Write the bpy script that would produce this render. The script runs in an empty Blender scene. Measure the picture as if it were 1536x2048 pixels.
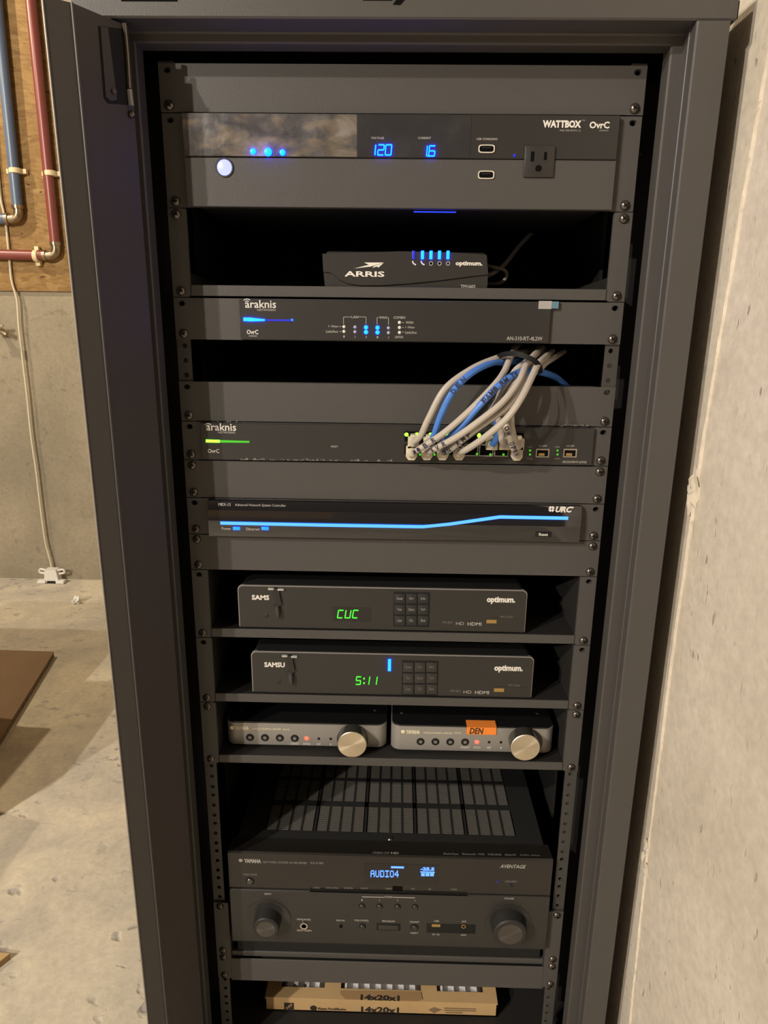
import bpy, bmesh, math, random
from mathutils import Vector, Matrix
random.seed(7)
S = bpy.context.scene
COL = S.collection
R = math.radians

# ------------------------------------------------------------------ camera
F, PITCH, YAW, ROLL = 1377.806, -0.26808, -0.018032, 0.011897
CAM = Vector((0.00219, -0.7714, -0.24742))
cp, sp, cy, sy = math.cos(PITCH), math.sin(PITCH), math.cos(YAW), math.sin(YAW)
FWD = Vector((sy*cp, cy*cp, sp))
_r = Vector((cy, -sy, 0)); _u = _r.cross(FWD)
RIGHT = math.cos(ROLL)*_r + math.sin(ROLL)*_u
UP = -math.sin(ROLL)*_r + math.cos(ROLL)*_u
cd = bpy.data.cameras.new('camera'); co = bpy.data.objects.new('camera', cd); COL.objects.link(co)
cd.sensor_fit = 'VERTICAL'; cd.sensor_height = 36.0; cd.lens = F/2048*36
cd.clip_start = 0.01; cd.clip_end = 50
co.matrix_world = Matrix(((RIGHT.x, UP.x, -FWD.x, CAM.x), (RIGHT.y, UP.y, -FWD.y, CAM.y), (RIGHT.z, UP.z, -FWD.z, CAM.z), (0, 0, 0, 1)))
S.camera = co

# ------------------------------------------------------------------ world, lamps, exposure
W = bpy.data.worlds.new('world'); S.world = W; W.use_nodes = True
W.node_tree.nodes['Background'].inputs[0].default_value = (1.0, 0.82, 0.6, 1)
W.node_tree.nodes['Background'].inputs[1].default_value = 0.01
def lamp(name, loc, power, rad=0.04, colr=(1.0, 0.91, 0.79)):
    l = bpy.data.lights.new(name, 'POINT'); l.energy = power; l.shadow_soft_size = rad; l.color = colr
    o = bpy.data.objects.new(name, l); COL.objects.link(o); o.location = loc; return o
lamp('bulb_near', (-2.25, -2.20, 1.24), 300, 0.025)
lamp('bulb_far', (-2.82, -3.40, 1.19), 450, 0.03)
lamp('fill_side', (-2.4, 1.10, 1.30), 120, 0.03, (1.0, 0.84, 0.60))  # unseen fill lamp, added to brighten the back wall and left floor
S.view_settings.view_transform = 'Standard'; S.view_settings.look = 'None'
S.view_settings.exposure = 0.0; S.view_settings.gamma = 1.0; S.view_settings.use_curve_mapping = False

# ------------------------------------------------------------------ pixel ray -> point in the place
def at(px, py, Y=None, X=None, Z=None):
    d = RIGHT*((px-768)/F) + UP*((1024-py)/F) + FWD
    t = (Y-CAM.y)/d.y if Y is not None else (X-CAM.x)/d.x if X is not None else (Z-CAM.z)/d.z
    return CAM + d*t

# ------------------------------------------------------------------ materials
def mat(name, col, rough=0.5, metal=0.0, spec=0.5, var=0.0, vscale=30.0, bump=0.0, bscale=200.0, em=None, ems=0.0, coat=0.0, rvar=0.0):
    m = bpy.data.materials.new(name); m.use_nodes = True
    nt = m.node_tree; b = nt.nodes['Principled BSDF']
    b.inputs['Base Color'].default_value = (*col, 1); b.inputs['Roughness'].default_value = rough
    b.inputs['Metallic'].default_value = metal; b.inputs['Specular IOR Level'].default_value = spec
    b.inputs['Coat Weight'].default_value = coat
    if em: b.inputs['Emission Color'].default_value = (*em, 1); b.inputs['Emission Strength'].default_value = ems
    if var or bump or rvar:
        tc = nt.nodes.new('ShaderNodeTexCoord')
    if var or rvar:
        n = nt.nodes.new('ShaderNodeTexNoise'); n.inputs['Scale'].default_value = vscale; n.inputs['Detail'].default_value = 6
        nt.links.new(tc.outputs['Object'], n.inputs['Vector'])
        if var:
            r = nt.nodes.new('ShaderNodeMapRange'); r.inputs['From Min'].default_value = .3; r.inputs['From Max'].default_value = .7
            r.inputs['To Min'].default_value = 1-var; r.inputs['To Max'].default_value = 1+var
            x = nt.nodes.new('ShaderNodeVectorMath'); x.operation = 'SCALE'; x.inputs[0].default_value = col
            nt.links.new(n.outputs['Fac'], r.inputs['Value']); nt.links.new(r.outputs[0], x.inputs['Scale'])
            nt.links.new(x.outputs[0], b.inputs['Base Color'])
        if rvar:
            r = nt.nodes.new('ShaderNodeMapRange'); r.inputs['From Min'].default_value = .3; r.inputs['From Max'].default_value = .7
            r.inputs['To Min'].default_value = max(0.02, rough-rvar); r.inputs['To Max'].default_value = rough+rvar
            nt.links.new(n.outputs['Fac'], r.inputs['Value']); nt.links.new(r.outputs[0], b.inputs['Roughness'])
    if bump:
        n2 = nt.nodes.new('ShaderNodeTexNoise'); n2.inputs['Scale'].default_value = bscale; n2.inputs['Detail'].default_value = 4
        bp = nt.nodes.new('ShaderNodeBump'); bp.inputs['Strength'].default_value = bump; bp.inputs['Distance'].default_value = .002
        nt.links.new(tc.outputs['Object'], n2.inputs['Vector']); nt.links.new(n2.outputs['Fac'], bp.inputs['Height'])
        nt.links.new(bp.outputs[0], b.inputs['Normal'])
    return m

def ramp(nt, src, stops):
    r = nt.nodes.new('ShaderNodeValToRGB'); e = r.color_ramp.elements
    while len(e) < len(stops): e.new(0.5)
    for k, (p, c) in enumerate(stops): e[k].position = p; e[k].color = (*c, 1) if len(c) == 3 else c
    nt.links.new(src, r.inputs[0]); return r
def mixc(nt, a, b, fac, mode='MIX'):
    x = nt.nodes.new('ShaderNodeMix'); x.data_type = 'RGBA'; x.blend_type = mode
    for s, k in ((a, 6), (b, 7), (fac, 0)):
        if hasattr(s, 'links'): nt.links.new(s, x.inputs[k])
        elif isinstance(s, tuple): x.inputs[k].default_value = (*s, 1)
        else: x.inputs[k].default_value = s
    return x.outputs[2]
def noise(nt, vec, scale, detail=4, rough=.5, dist=0.0):
    n = nt.nodes.new('ShaderNodeTexNoise'); n.inputs['Scale'].default_value = scale; n.inputs['Detail'].default_value = detail
    n.inputs['Roughness'].default_value = rough; n.inputs['Distortion'].default_value = dist
    nt.links.new(vec, n.inputs['Vector']); return n.outputs['Fac']
def mapping(nt, vec, sc=(1, 1, 1), rot=(0, 0, 0)):
    m = nt.nodes.new('ShaderNodeMapping'); m.inputs['Scale'].default_value = sc; m.inputs['Rotation'].default_value = rot
    nt.links.new(vec, m.inputs['Vector']); return m.outputs[0]

def concrete(name, base, dark, pit, pits=1.0, mott=2.2, bumpd=.004, pscale=22.0, aniso=(1, 1, 1), fineb=.25, thr=(.60, .70)):
    m = bpy.data.materials.new(name); m.use_nodes = True; nt = m.node_tree; b = nt.nodes['Principled BSDF']
    b.inputs['Roughness'].default_value = .85; b.inputs['Specular IOR Level'].default_value = .25
    tc = nt.nodes.new('ShaderNodeTexCoord').outputs['Object']
    big = noise(nt, tc, mott, 5, .55, .6); r1 = ramp(nt, big, [(.36, dark), (.62, base)])
    fine = noise(nt, tc, 90, 5, .6); r2 = ramp(nt, fine, [(.3, (.88, .88, .88)), (.7, (1.08, 1.08, 1.08))])
    c = mixc(nt, r1.outputs[0], r2.outputs[0], 1.0, 'MULTIPLY')
    pn = noise(nt, mapping(nt, tc, aniso), pscale, 2, .5, .15)
    pm = ramp(nt, pn, [(thr[0], (0, 0, 0)), (thr[1], (1, 1, 1))])
    gate = ramp(nt, noise(nt, tc, 5.5, 3), [(.42, (0, 0, 0)), (.62, (1, 1, 1))])
    g = mixc(nt, pm.outputs[0], gate.outputs[0], 1.0, 'MULTIPLY')
    gs = nt.nodes.new('ShaderNodeMath'); gs.operation = 'MULTIPLY'; gs.inputs[1].default_value = pits
    nt.links.new(g, gs.inputs[0])
    c = mixc(nt, c, pit, gs.outputs[0])
    nt.links.new(c, b.inputs['Base Color'])
    h = nt.nodes.new('ShaderNodeMath'); h.operation = 'SUBTRACT'
    hh = nt.nodes.new('ShaderNodeMath'); hh.operation = 'MULTIPLY_ADD'; hh.inputs[1].default_value = fineb
    nt.links.new(fine, hh.inputs[0]); nt.links.new(big, hh.inputs[2])
    nt.links.new(hh.outputs[0], h.inputs[0]); nt.links.new(gs.outputs[0], h.inputs[1])
    bp = nt.nodes.new('ShaderNodeBump'); bp.inputs['Strength'].default_value = .6; bp.inputs['Distance'].default_value = bumpd
    nt.links.new(h.outputs[0], bp.inputs['Height']); nt.links.new(bp.outputs[0], b.inputs['Normal'])
    return m

def osb(name):
    m = bpy.data.materials.new(name); m.use_nodes = True; nt = m.node_tree; b = nt.nodes['Principled BSDF']
    b.inputs['Roughness'].default_value = .7; b.inputs['Specular IOR Level'].default_value = .3
    tc = nt.nodes.new('ShaderNodeTexCoord').outputs['Object']
    warp = nt.nodes.new('ShaderNodeTexNoise'); warp.inputs['Scale'].default_value = 6; nt.links.new(tc, warp.inputs['Vector'])
    add = nt.nodes.new('ShaderNodeVectorMath'); add.operation = 'MULTIPLY_ADD'; add.inputs[1].default_value = (.06, .06, .06)
    nt.links.new(warp.outputs['Color'], add.inputs[0]); nt.links.new(tc, add.inputs[2])
    cols = []
    for k, rot in enumerate((.25, 1.1, -.5)):
        v = nt.nodes.new('ShaderNodeTexVoronoi'); v.inputs['Scale'].default_value = 17 + 6*k
        nt.links.new(mapping(nt, add.outputs[0], (1, 1, 3.2), (0, rot, 0)), v.inputs['Vector'])
        r = ramp(nt, v.outputs['Color'], [(.1, (.20, .11, .034)), (.5, (.28, .165, .056)), (.9, (.37, .24, .095))]); cols.append(r.outputs[0])
    sel = ramp(nt, noise(nt, mapping(nt, add.outputs[0], (1, 1, 2)), 8, 2), [(.42, (0, 0, 0)), (.48, (1, 1, 1))])
    c = mixc(nt, cols[0], cols[1], sel.outputs[0]); c = mixc(nt, c, cols[2], .35)
    grain = ramp(nt, noise(nt, mapping(nt, add.outputs[0], (6, 6, 40), (0, .3, 0)), 5, 4), [(.3, (.82, .8, .78)), (.7, (1.08, 1.06, 1.04))])
    c = mixc(nt, c, grain.outputs[0], 1.0, 'MULTIPLY')
    dk = ramp(nt, noise(nt, mapping(nt, tc, (1, 1, 2.2), (0, .4, 0)), 24, 2), [(.66, (0, 0, 0)), (.72, (1, 1, 1))])
    c = mixc(nt, c, (.10, .045, .018), dk.outputs[0])
    nt.links.new(c, b.inputs['Base Color'])
    return m

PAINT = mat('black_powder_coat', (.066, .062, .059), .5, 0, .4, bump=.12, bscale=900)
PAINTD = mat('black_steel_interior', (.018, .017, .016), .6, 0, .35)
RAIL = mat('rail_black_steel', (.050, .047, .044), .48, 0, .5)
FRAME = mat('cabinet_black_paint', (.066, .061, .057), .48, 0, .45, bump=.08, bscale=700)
DOORM = mat('door_black_paint', (.058, .051, .047), .58, 0, .4, bump=.08, bscale=700)
GLOSS = mat('black_gloss_plastic', (.010, .010, .011), .10, 0, .6)
FILM_SMUDGE_REFL = [(.30, (.035, .034, .038)), (.48, (.11, .105, .11)), (.58, (.20, .165, .13)), (.72, (.30, .28, .26))]  # film smudges, with tan and grey room reflections painted into the colour
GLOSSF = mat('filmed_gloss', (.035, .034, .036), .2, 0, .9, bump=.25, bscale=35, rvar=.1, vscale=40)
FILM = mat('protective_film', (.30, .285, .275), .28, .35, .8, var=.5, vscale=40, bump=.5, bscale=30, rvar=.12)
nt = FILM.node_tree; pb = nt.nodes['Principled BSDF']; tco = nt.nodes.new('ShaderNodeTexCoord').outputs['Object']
fr_ = ramp(nt, noise(nt, mapping(nt, tco, (1, 1, 2.2)), 22, 5, .6, .5), FILM_SMUDGE_REFL); nt.links.new(fr_.outputs[0], pb.inputs['Base Color'])
SATIN = mat('dark_satin_plastic', (.027, .0255, .0245), .38, 0, .5)
STBM = mat('charcoal_plastic', (.025, .0235, .022), .32, 0, .5)
BLACK = mat('matt_black', (.008, .008, .008), .7, 0, .3)
HOLE = mat('hole_black', (.003, .003, .003), .9, 0, .1)
CHAS = mat('chassis_black', (.02, .02, .02), .55, 0, .4)
SCREW = mat('black_nickel_screw', (.16, .14, .12), .28, .85, .5)
STEEL = mat('bright_steel', (.6, .56, .5), .25, 1)
USBM = mat('bright_port_rim', (.72, .67, .56), .35, .25)
GOLD = mat('brass_contact', (.65, .45, .18), .3, 1)
SILVER = mat('grey_anodised_aluminium', (.30, .285, .265), .42, .35, .5, bump=.05, bscale=1200)
KNOBS = mat('champagne_knob', (.62, .55, .42), .3, .9, .5)
KNOBD = mat('dark_knob_face', (.10, .095, .085), .25, .6, .5)
WHITE = mat('white_print', (.72, .69, .64), .6)
GOLDP = mat('gold_print', (.75, .68, .50), .5)
GREYP = mat('grey_print', (.36, .345, .32), .6)
DIMP = mat('dim_print', (.17, .165, .155), .6)
def led(n, c, s): return mat(n, (.02, .02, .02), .4, em=c, ems=s)
BLUE = led('blue_led', (.0, .014, 1.0), 32.0)
BLUEH = led('blue_led_bright', (.0, .011, 1.0), 75.0)
BLUED = led('blue_led_dim', (.01, .02, 1.0), .7)
BLUEW = led('blue_light_bar', (.03, .16, 1.0), 4.0)
BTN = led('white_blue_button', (.26, .28, 1.0), 2.6)
GREEN = led('green_led', (.18, 1.0, .02), 5.0)
GREENS = led('green_segment', (.05, 1.0, .03), 1.6)
GREENM = led('green_led_dim', (.10, 1.0, .02), .6)
RED = led('red_led', (1.0, .06, .03), 4.0)
VFD = led('blue_display', (.07, .20, 1.0), 3.0)
LEDOFF = mat('unlit_led', (.42, .42, .55), .4)
CABG = mat('grey_cable_jacket', (.46, .41, .35), .5)
CABB = mat('blue_cable_jacket', (.065, .20, .62), .45)
CABD = mat('dark_blue_cable', (.02, .045, .20), .5)
PLUG = mat('cream_plug', (.62, .56, .42), .4)
CABK = mat('black_cable', (.02, .02, .02), .5)
INK = mat('marker_ink', (.02, .02, .05), .7)
CARD = mat('cardboard', (.52, .35, .17), .8, 0, .2, var=.08, vscale=14)
CARDF = mat('cardboard_cut', (.36, .22, .10), .85)
PLEAT = mat('white_filter_media', (.62, .6, .6), .8)
PRINT = mat('black_print', (.025, .018, .012), .8)
ORANGE = mat('orange_note', (.85, .24, .03), .7)
TAPE = mat('shiny_tape', (.5, .49, .47), .2, .3)
BTAPE = mat('black_tape', (.012, .012, .012), .35)
BLUETAPE = mat('blue_tape', (.10, .20, .28), .6)
WPLAST = mat('white_plastic', (.75, .73, .68), .45)
CORD = mat('cream_cord', (.62, .55, .42), .7)
REDP = mat('red_tubing', (.22, .05, .04), .35, 0, .5)
BLUP = mat('blue_tubing', (.10, .14, .22), .35, 0, .5)
BRASS = mat('brass_elbow', (.35, .27, .18), .3, .9)
CLIP = mat('cream_clip', (.75, .62, .38), .6)
OSB = osb('oriented_strand_board')
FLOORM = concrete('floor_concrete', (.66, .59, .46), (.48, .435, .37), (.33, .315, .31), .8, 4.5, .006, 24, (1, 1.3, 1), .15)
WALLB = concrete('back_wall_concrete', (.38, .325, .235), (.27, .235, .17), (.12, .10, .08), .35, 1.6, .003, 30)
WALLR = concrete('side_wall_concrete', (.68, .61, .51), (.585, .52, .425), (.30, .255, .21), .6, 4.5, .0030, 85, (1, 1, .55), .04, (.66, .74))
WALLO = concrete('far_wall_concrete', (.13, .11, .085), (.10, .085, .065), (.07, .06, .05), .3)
CEIL = mat('ceiling_timber', (.045, .032, .02), .8, var=.2, vscale=4)
BOARD = mat('brown_board', (.24, .15, .085), .75, var=.06, vscale=8)
BOARDE = mat('board_edge', (.16, .10, .05), .9, var=.5, vscale=60)

# ------------------------------------------------------------------ mesh building
class B:
    def __init__(s): s.bm = bmesh.new(); s.mi = 0
    def _f(s, vs):
        try:
            f = s.bm.faces.new(vs); f.material_index = s.mi; return f
        except ValueError: return None
    def box(s, x0, x1, y0, y1, z0, z1, bev=0.0, seg=2):
        v = [s.bm.verts.new((x, y, z)) for x in (x0, x1) for y in (y0, y1) for z in (z0, z1)]
        fs = [s._f([v[i] for i in q]) for q in ((0, 1, 3, 2), (4, 6, 7, 5), (0, 4, 5, 1), (2, 3, 7, 6), (0, 2, 6, 4), (1, 5, 7, 3))]
        if bev:
            ed = list({e for f in fs for e in f.edges})
            r = bmesh.ops.bevel(s.bm, geom=ed, offset=bev, segments=seg, affect='EDGES', profile=.5)
            for f in r['faces']: f.material_index = s.mi
        return s
    def prism(s, pts, a, b, ax='y'):
        def P(p, t): return (p[0], t, p[1]) if ax == 'y' else (p[0], p[1], t) if ax == 'z' else (t, p[0], p[1])
        A = [s.bm.verts.new(P(p, a)) for p in pts]; C = [s.bm.verts.new(P(p, b)) for p in pts]
        n = len(pts)
        s._f(A); s._f(C[::-1])
        for i in range(n): s._f([A[i], C[i], C[(i+1) % n], A[(i+1) % n]])
        return s
    def lathe(s, prof, c, n=24, ax='y'):
        """prof: list of (radius, offset along the axis); axis y: offset added to c.y"""
        rings = []
        for r, o in prof:
            if r < 1e-7:
                p = (c[0], c[1]+o, c[2]) if ax == 'y' else (c[0], c[1], c[2]+o) if ax == 'z' else (c[0]+o, c[1], c[2])
                rings.append([s.bm.verts.new(p)])
            else:
                L = []
                for k in range(n):
                    a = 2*math.pi*k/n; u, v = r*math.cos(a), r*math.sin(a)
                    p = (c[0]+u, c[1]+o, c[2]+v) if ax == 'y' else (c[0]+u, c[1]+v, c[2]+o) if ax == 'z' else (c[0]+o, c[1]+u, c[2]+v)
                    L.append(s.bm.verts.new(p))
                rings.append(L)
        for A, C in zip(rings, rings[1:]):
            for k in range(n):
                k2 = (k+1) % n
                if len(A) == 1 and len(C) == 1: continue
                if len(A) == 1: s._f([A[0], C[k], C[k2]])
                elif len(C) == 1: s._f([A[k], C[0], A[k2]])
                else: s._f([A[k], C[k], C[k2], A[k2]])
        if len(rings[0]) > 1: s._f(rings[0])
        if len(rings[-1]) > 1: s._f(rings[-1][::-1])
        return s
    def cyl(s, c, r, y0, y1, n=20, bev=0.0, ax='y'):
        if bev: return s.lathe([(r-bev, y0), (r, y0+bev), (r, y1)], c, n, ax)
        return s.lathe([(r, y0), (r, y1)], c, n, ax)
    def tube(s, path, r, n=8, caps=True):
        path = [Vector(p) for p in path]
        ref = None; rings = []
        for i, p in enumerate(path):
            t = (path[min(i+1, len(path)-1)]-path[max(i-1, 0)]).normalized()
            if ref is None: ref = t.orthogonal().normalized()
            ref = (ref - t*ref.dot(t)).normalized(); bi = t.cross(ref)
            rr = r[i] if isinstance(r, (list, tuple)) else r
            rings.append([s.bm.verts.new(p+rr*(math.cos(2*math.pi*k/n)*ref+math.sin(2*math.pi*k/n)*bi)) for k in range(n)])
        for A, C in zip(rings, rings[1:]):
            for k in range(n): s._f([A[k], A[(k+1) % n], C[(k+1) % n], C[k]])
        if caps: s._f(rings[0][::-1]); s._f(rings[-1])
        return s
    def quad(s, *ps): s._f([s.bm.verts.new(p) for p in ps]); return s
    def column(s, x0, x1, z0, z1, y, holes, depth=.004, rnd=True):
        """flat strip facing -Y with real round holes cut through it: holes = [(z, rx, rz)] on the strip's centre"""
        xc = (x0+x1)/2; hw = (x1-x0)/2
        holes = sorted(holes); z = z0
        for hz, rx, rz in holes:
            zb, zt = hz-rz*1.35, hz+rz*1.35
            if zb > z: s.quad((x0, y, z), (x1, y, z), (x1, y, zb), (x0, y, zb))
            sq = []; ci = []
            for k in range(8):
                a = math.pi/4*k; c, d = math.cos(a), math.sin(a); m = max(abs(c), abs(d))
                sq.append(s.bm.verts.new((xc+hw*c/m, y, hz+rz*1.35*d/m))); ci.append(s.bm.verts.new((xc+rx*c, y, hz+rz*d)))
            bk = [s.bm.verts.new((v.co.x, y+depth, v.co.z)) for v in ci]
            for k in range(8):
                k2 = (k+1) % 8
                s._f([sq[k], sq[k2], ci[k2], ci[k]]); s._f([ci[k], ci[k2], bk[k2], bk[k]])
            z = zt
        if z < z1: s.quad((x0, y, z), (x1, y, z), (x1, y, z1), (x0, y, z1))
        return s

WORLD = {}
def empty(name, loc, label=None, cat=None, group=None, kind=None):
    o = bpy.data.objects.new(name, None); COL.objects.link(o); o.location = loc; o.empty_display_size = .02
    WORLD[o] = Vector(loc)
    tag(o, label, cat, group, kind); return o
def tag(o, label=None, cat=None, group=None, kind=None):
    if label: o['label'] = label
    if cat: o['category'] = cat
    if group: o['group'] = group
    if kind: o['kind'] = kind
    return o
def obj(name, b, m, parent=None, label=None, smooth=True, sharp=32, normals=True):
    bm = b.bm
    if normals: bmesh.ops.recalc_face_normals(bm, faces=bm.faces[:])
    lo = [1e9]*3; hi = [-1e9]*3
    for v in bm.verts:
        for k in range(3): lo[k] = min(lo[k], v.co[k]); hi[k] = max(hi[k], v.co[k])
    c = Vector([(p+q)/2 for p, q in zip(lo, hi)])
    bmesh.ops.translate(bm, verts=bm.verts[:], vec=-c)
    me = bpy.data.meshes.new(name); bm.to_mesh(me); bm.free()
    for mm in (m if isinstance(m, (list, tuple)) else [m]): me.materials.append(mm)
    if smooth:
        me.shade_smooth(); me.set_sharp_from_angle(angle=R(sharp))
    o = bpy.data.objects.new(name, me); COL.objects.link(o)
    WORLD[o] = c
    if parent: o.parent = parent; o.location = c-WORLD[parent]
    else: o.location = c
    if label: o['label'] = label
    return o
def share(name, src, wloc, parent):
    o = bpy.data.objects.new(name, src.data); COL.objects.link(o); WORLD[o] = Vector(wloc)
    o.parent = parent; o.location = Vector(wloc)-WORLD[parent]; return o

# pixel-measured rectangles / circles on a plane Y: centre and size converted to metres once
def mpp(px, py, Y): return ((at(px+10, py, Y=Y)-at(px-10, py, Y=Y)).length/20, (at(px, py-10, Y=Y)-at(px, py+10, Y=Y)).length/20)
def C(px, py, Y): return at(px, py, Y=Y)
def rectm(px, py, w, h, Y):
    c = C(px, py, Y); sx, sz = mpp(px, py, Y); return c.x-w*sx/2, c.x+w*sx/2, c.z-h*sz/2, c.z+h*sz/2
def rbox(b, px, py, w, h, Y, d0, d1, bev=0.0):
    x0, x1, z0, z1 = rectm(px, py, w, h, Y); b.box(x0, x1, Y-d0, Y+d1, z0, z1, bev); return b

# ------------------------------------------------------------------ lettering (flat print), converted to meshes at the end
TXT = []
def txt(s, px, py, w, h, Y, m, parent, bold=0.0, shear=0.0, name='lettering', lift=.0003, fit=True):
    c = C(px, py, Y-lift); sx, sz = mpp(px, py, Y)
    TXT.append((s, c, w*sx, h*sz, m, parent, bold, shear, name, Matrix.Identity(3)))
def txt3(s, c, w, h, m, parent, rot, bold=0.0, shear=0.0, name='lettering'):
    TXT.append((s, Vector(c), w, h, m, parent, bold, shear, name, rot))
def flush_text():
    obs = {}
    for t in TXT:
        key = (t[0], t[6], t[7])
        if key in obs: continue
        cu = bpy.data.curves.new('lettering', 'FONT'); cu.body = t[0]; cu.size = 1; cu.resolution_u = 2
        cu.offset = t[6]; cu.shear = t[7]
        o = bpy.data.objects.new('lettering', cu); COL.objects.link(o); obs[key] = o
    bpy.context.view_layer.update()
    dg = bpy.context.evaluated_depsgraph_get()
    data = {}
    for k, o in obs.items():
        me = bpy.data.meshes.new_from_object(o.evaluated_get(dg)); data[k] = ([v.co.copy() for v in me.vertices], [list(p.vertices) for p in me.polygons])
        bpy.data.meshes.remove(me)
    for o in obs.values():
        cu = o.data; bpy.data.objects.remove(o); bpy.data.curves.remove(cu)
    for s, c, w, h, m, parent, bold, shear, name, rot in TXT:
        vs, fs = data[(s, bold, shear)]
        if not vs: continue
        x0 = min(v.x for v in vs); x1 = max(v.x for v in vs); y0 = min(v.y for v in vs); y1 = max(v.y for v in vs)
        out = []
        for v in vs:
            p = Vector(((v.x-(x0+x1)/2)*w/max(1e-6, x1-x0), 0, (v.y-(y0+y1)/2)*h/max(1e-6, y1-y0)))
            out.append(rot @ p)
        me = bpy.data.meshes.new(name); me.from_pydata([tuple(p) for p in out], [], fs); me.materials.append(m)
        o = bpy.data.objects.new(name, me); COL.objects.link(o); WORLD[o] = c
        o.parent = parent; o.location = c-WORLD[parent]

SEG = {'0': 'abcdef', '1': 'bc', '2': 'abged', '5': 'afgcd', '6': 'afgedc', 'C': 'afed', 'U': 'fbedc', '4': 'fgbc'}
def digit(ch, px, py, w, h, Y, m, parent, slant=.12, th=.17):
    """one seven segment character, every segment a bar"""
    x0, x1, z0, z1 = rectm(px, py, w, h, Y); b = B(); W_, H_ = x1-x0, z1-z0; t = th*W_; g = t*.12
    cx = (x0+x1)/2; cz = (z0+z1)/2; hw, hh = W_/2, H_/2
    bars = {'a': (-hw+t*.6, hw-t*.6, hh-t, hh), 'd': (-hw+t*.6, hw-t*.6, -hh, -hh+t), 'g': (-hw+t*.6, hw-t*.6, -t/2, t/2),
            'f': (-hw, -hw+t, g, hh-t*.5), 'b': (hw-t, hw, g, hh-t*.5), 'e': (-hw, -hw+t, -hh+t*.5, -g), 'c': (hw-t, hw, -hh+t*.5, -g)}
    for s in SEG[ch]:
        a0, a1, b0, b1 = bars[s]
        b.prism([(cx+a0+slant*b0, cz+b0), (cx+a1+slant*b0, cz+b0), (cx+a1+slant*b1, cz+b1), (cx+a0+slant*b1, cz+b1)], Y-.0006, Y)
    return obj('display_digit', b, m, parent, smooth=False)

# ------------------------------------------------------------------ rack numbers
UU = .04445
def U(k): return -UU*k-.0012
HX = .23254                     # screw hole centre
EX = .2413                      # half panel width
FL = -1.35                      # room floor
CEILZ = 1.40
WX = .325                        # right wall
WEND = -.52
WY = 2.04                       # back wall

# ================================================================== SETTING
b = B(); b.box(-6.6, 2.4, -8.0, WY+.12, FL-.1, FL); tag(obj('floor', b, FLOORM), kind='structure')
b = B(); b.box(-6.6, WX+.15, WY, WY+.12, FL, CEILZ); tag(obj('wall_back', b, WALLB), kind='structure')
b = B(); b.box(-6.6, -6.48, -8.0, WY, FL, CEILZ); tag(obj('wall_left', b, WALLO), kind='structure')
b = B(); b.box(-6.6, 2.4, -8.12, -8.0, FL, CEILZ); tag(obj('wall_rear', b, WALLO), kind='structure')
b = B(); b.box(-6.6, 2.4, -8.12, WY+.12, CEILZ, CEILZ+.06); tag(obj('ceiling', b, CEIL), kind='structure')
# right wall: cast concrete with a jagged pour step that runs down it beside the cabinet
b = B(); rows = 720; rj = random.Random(3); prev = None
def fbm(t, seed=0.0): return sum(math.sin(t*f+seed*3.1+f*1.7)*a for f, a in ((3.1, .35), (9.7, .25), (23.3, .18), (61.0, .14), (140.0, .10)))
YJ = {}
for i in range(rows+1):
    z = FL+(CEILZ-FL)*i/rows
    yj = -.0475-.085*(z+.62)**2+.0030*fbm(z, .3)+rj.uniform(-.0005, .0005)
    YJ[i] = (z, yj)
    ring = [(2.4, WEND), (WX-.0035, WEND), (WX-.0035, yj-.0022), (WX-.0060+.0014*fbm(z, 2.), yj-.0012), (WX-.0025, yj), (WX, yj+.0008), (WX, WY)]
    cur = [b.bm.verts.new((x, y, z)) for x, y in ring]
    if prev:
        for k in range(6): b._f([prev[k], prev[k+1], cur[k+1], cur[k]])
    prev = cur
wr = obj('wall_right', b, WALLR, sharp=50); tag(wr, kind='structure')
b = B(); b.box(2.4, 2.5, -8.0, WEND, FL, CEILZ); tag(obj('wall_side', b, WALLO), kind='structure')
# broken lumps on the pour step
def lump(z, y, s):
    bb = B(); bm2 = bmesh.ops.create_icosphere(bb.bm, subdivisions=2, radius=1)
    for v in bm2['verts']:
        n = 1+.32*math.sin(v.co.x*5+v.co.z*4+z*90)+.28*math.sin(v.co.y*9+z*50)+rj.uniform(-.12, .12)
        v.co = Vector((WX-.003+v.co.x*n*s*.42, y+v.co.y*n*s*.45, z+v.co.z*n*s))
    return obj('concrete_lump', bb, WALLR, wr)
for z, dy, sz_ in ((-.405, .006, .013), (-.420, .000, .016), (-.433, .009, .010), (-.414, .014, .008), (-.865, .002, .010), (-.885, .006, .012), (-.90, -.002, .008), (-.002, -.016, .012), (-.022, -.022, .016)):
    yj = min(YJ.values(), key=lambda v: abs(v[0]-z))[1]; lump(z, yj+dy, sz_)

# ================================================================== BACKGROUND THINGS
oc = at(143, 583, Y=WY-.012)
b = B(); b.box(-2.6, oc.x, WY-.012, WY-.001, oc.z, CEILZ-.02)
o_ = obj('strand_board', b, OSB); tag(o_, 'large tan strand board fixed on the concrete wall behind the pipes', 'board')
b = B(); b.box(-3.6, -.8, -7.998, -7.985, -.2, CEILZ-.02)
tag(obj('strand_board', b, OSB), 'strand board on the far wall behind the viewer', 'board')

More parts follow.
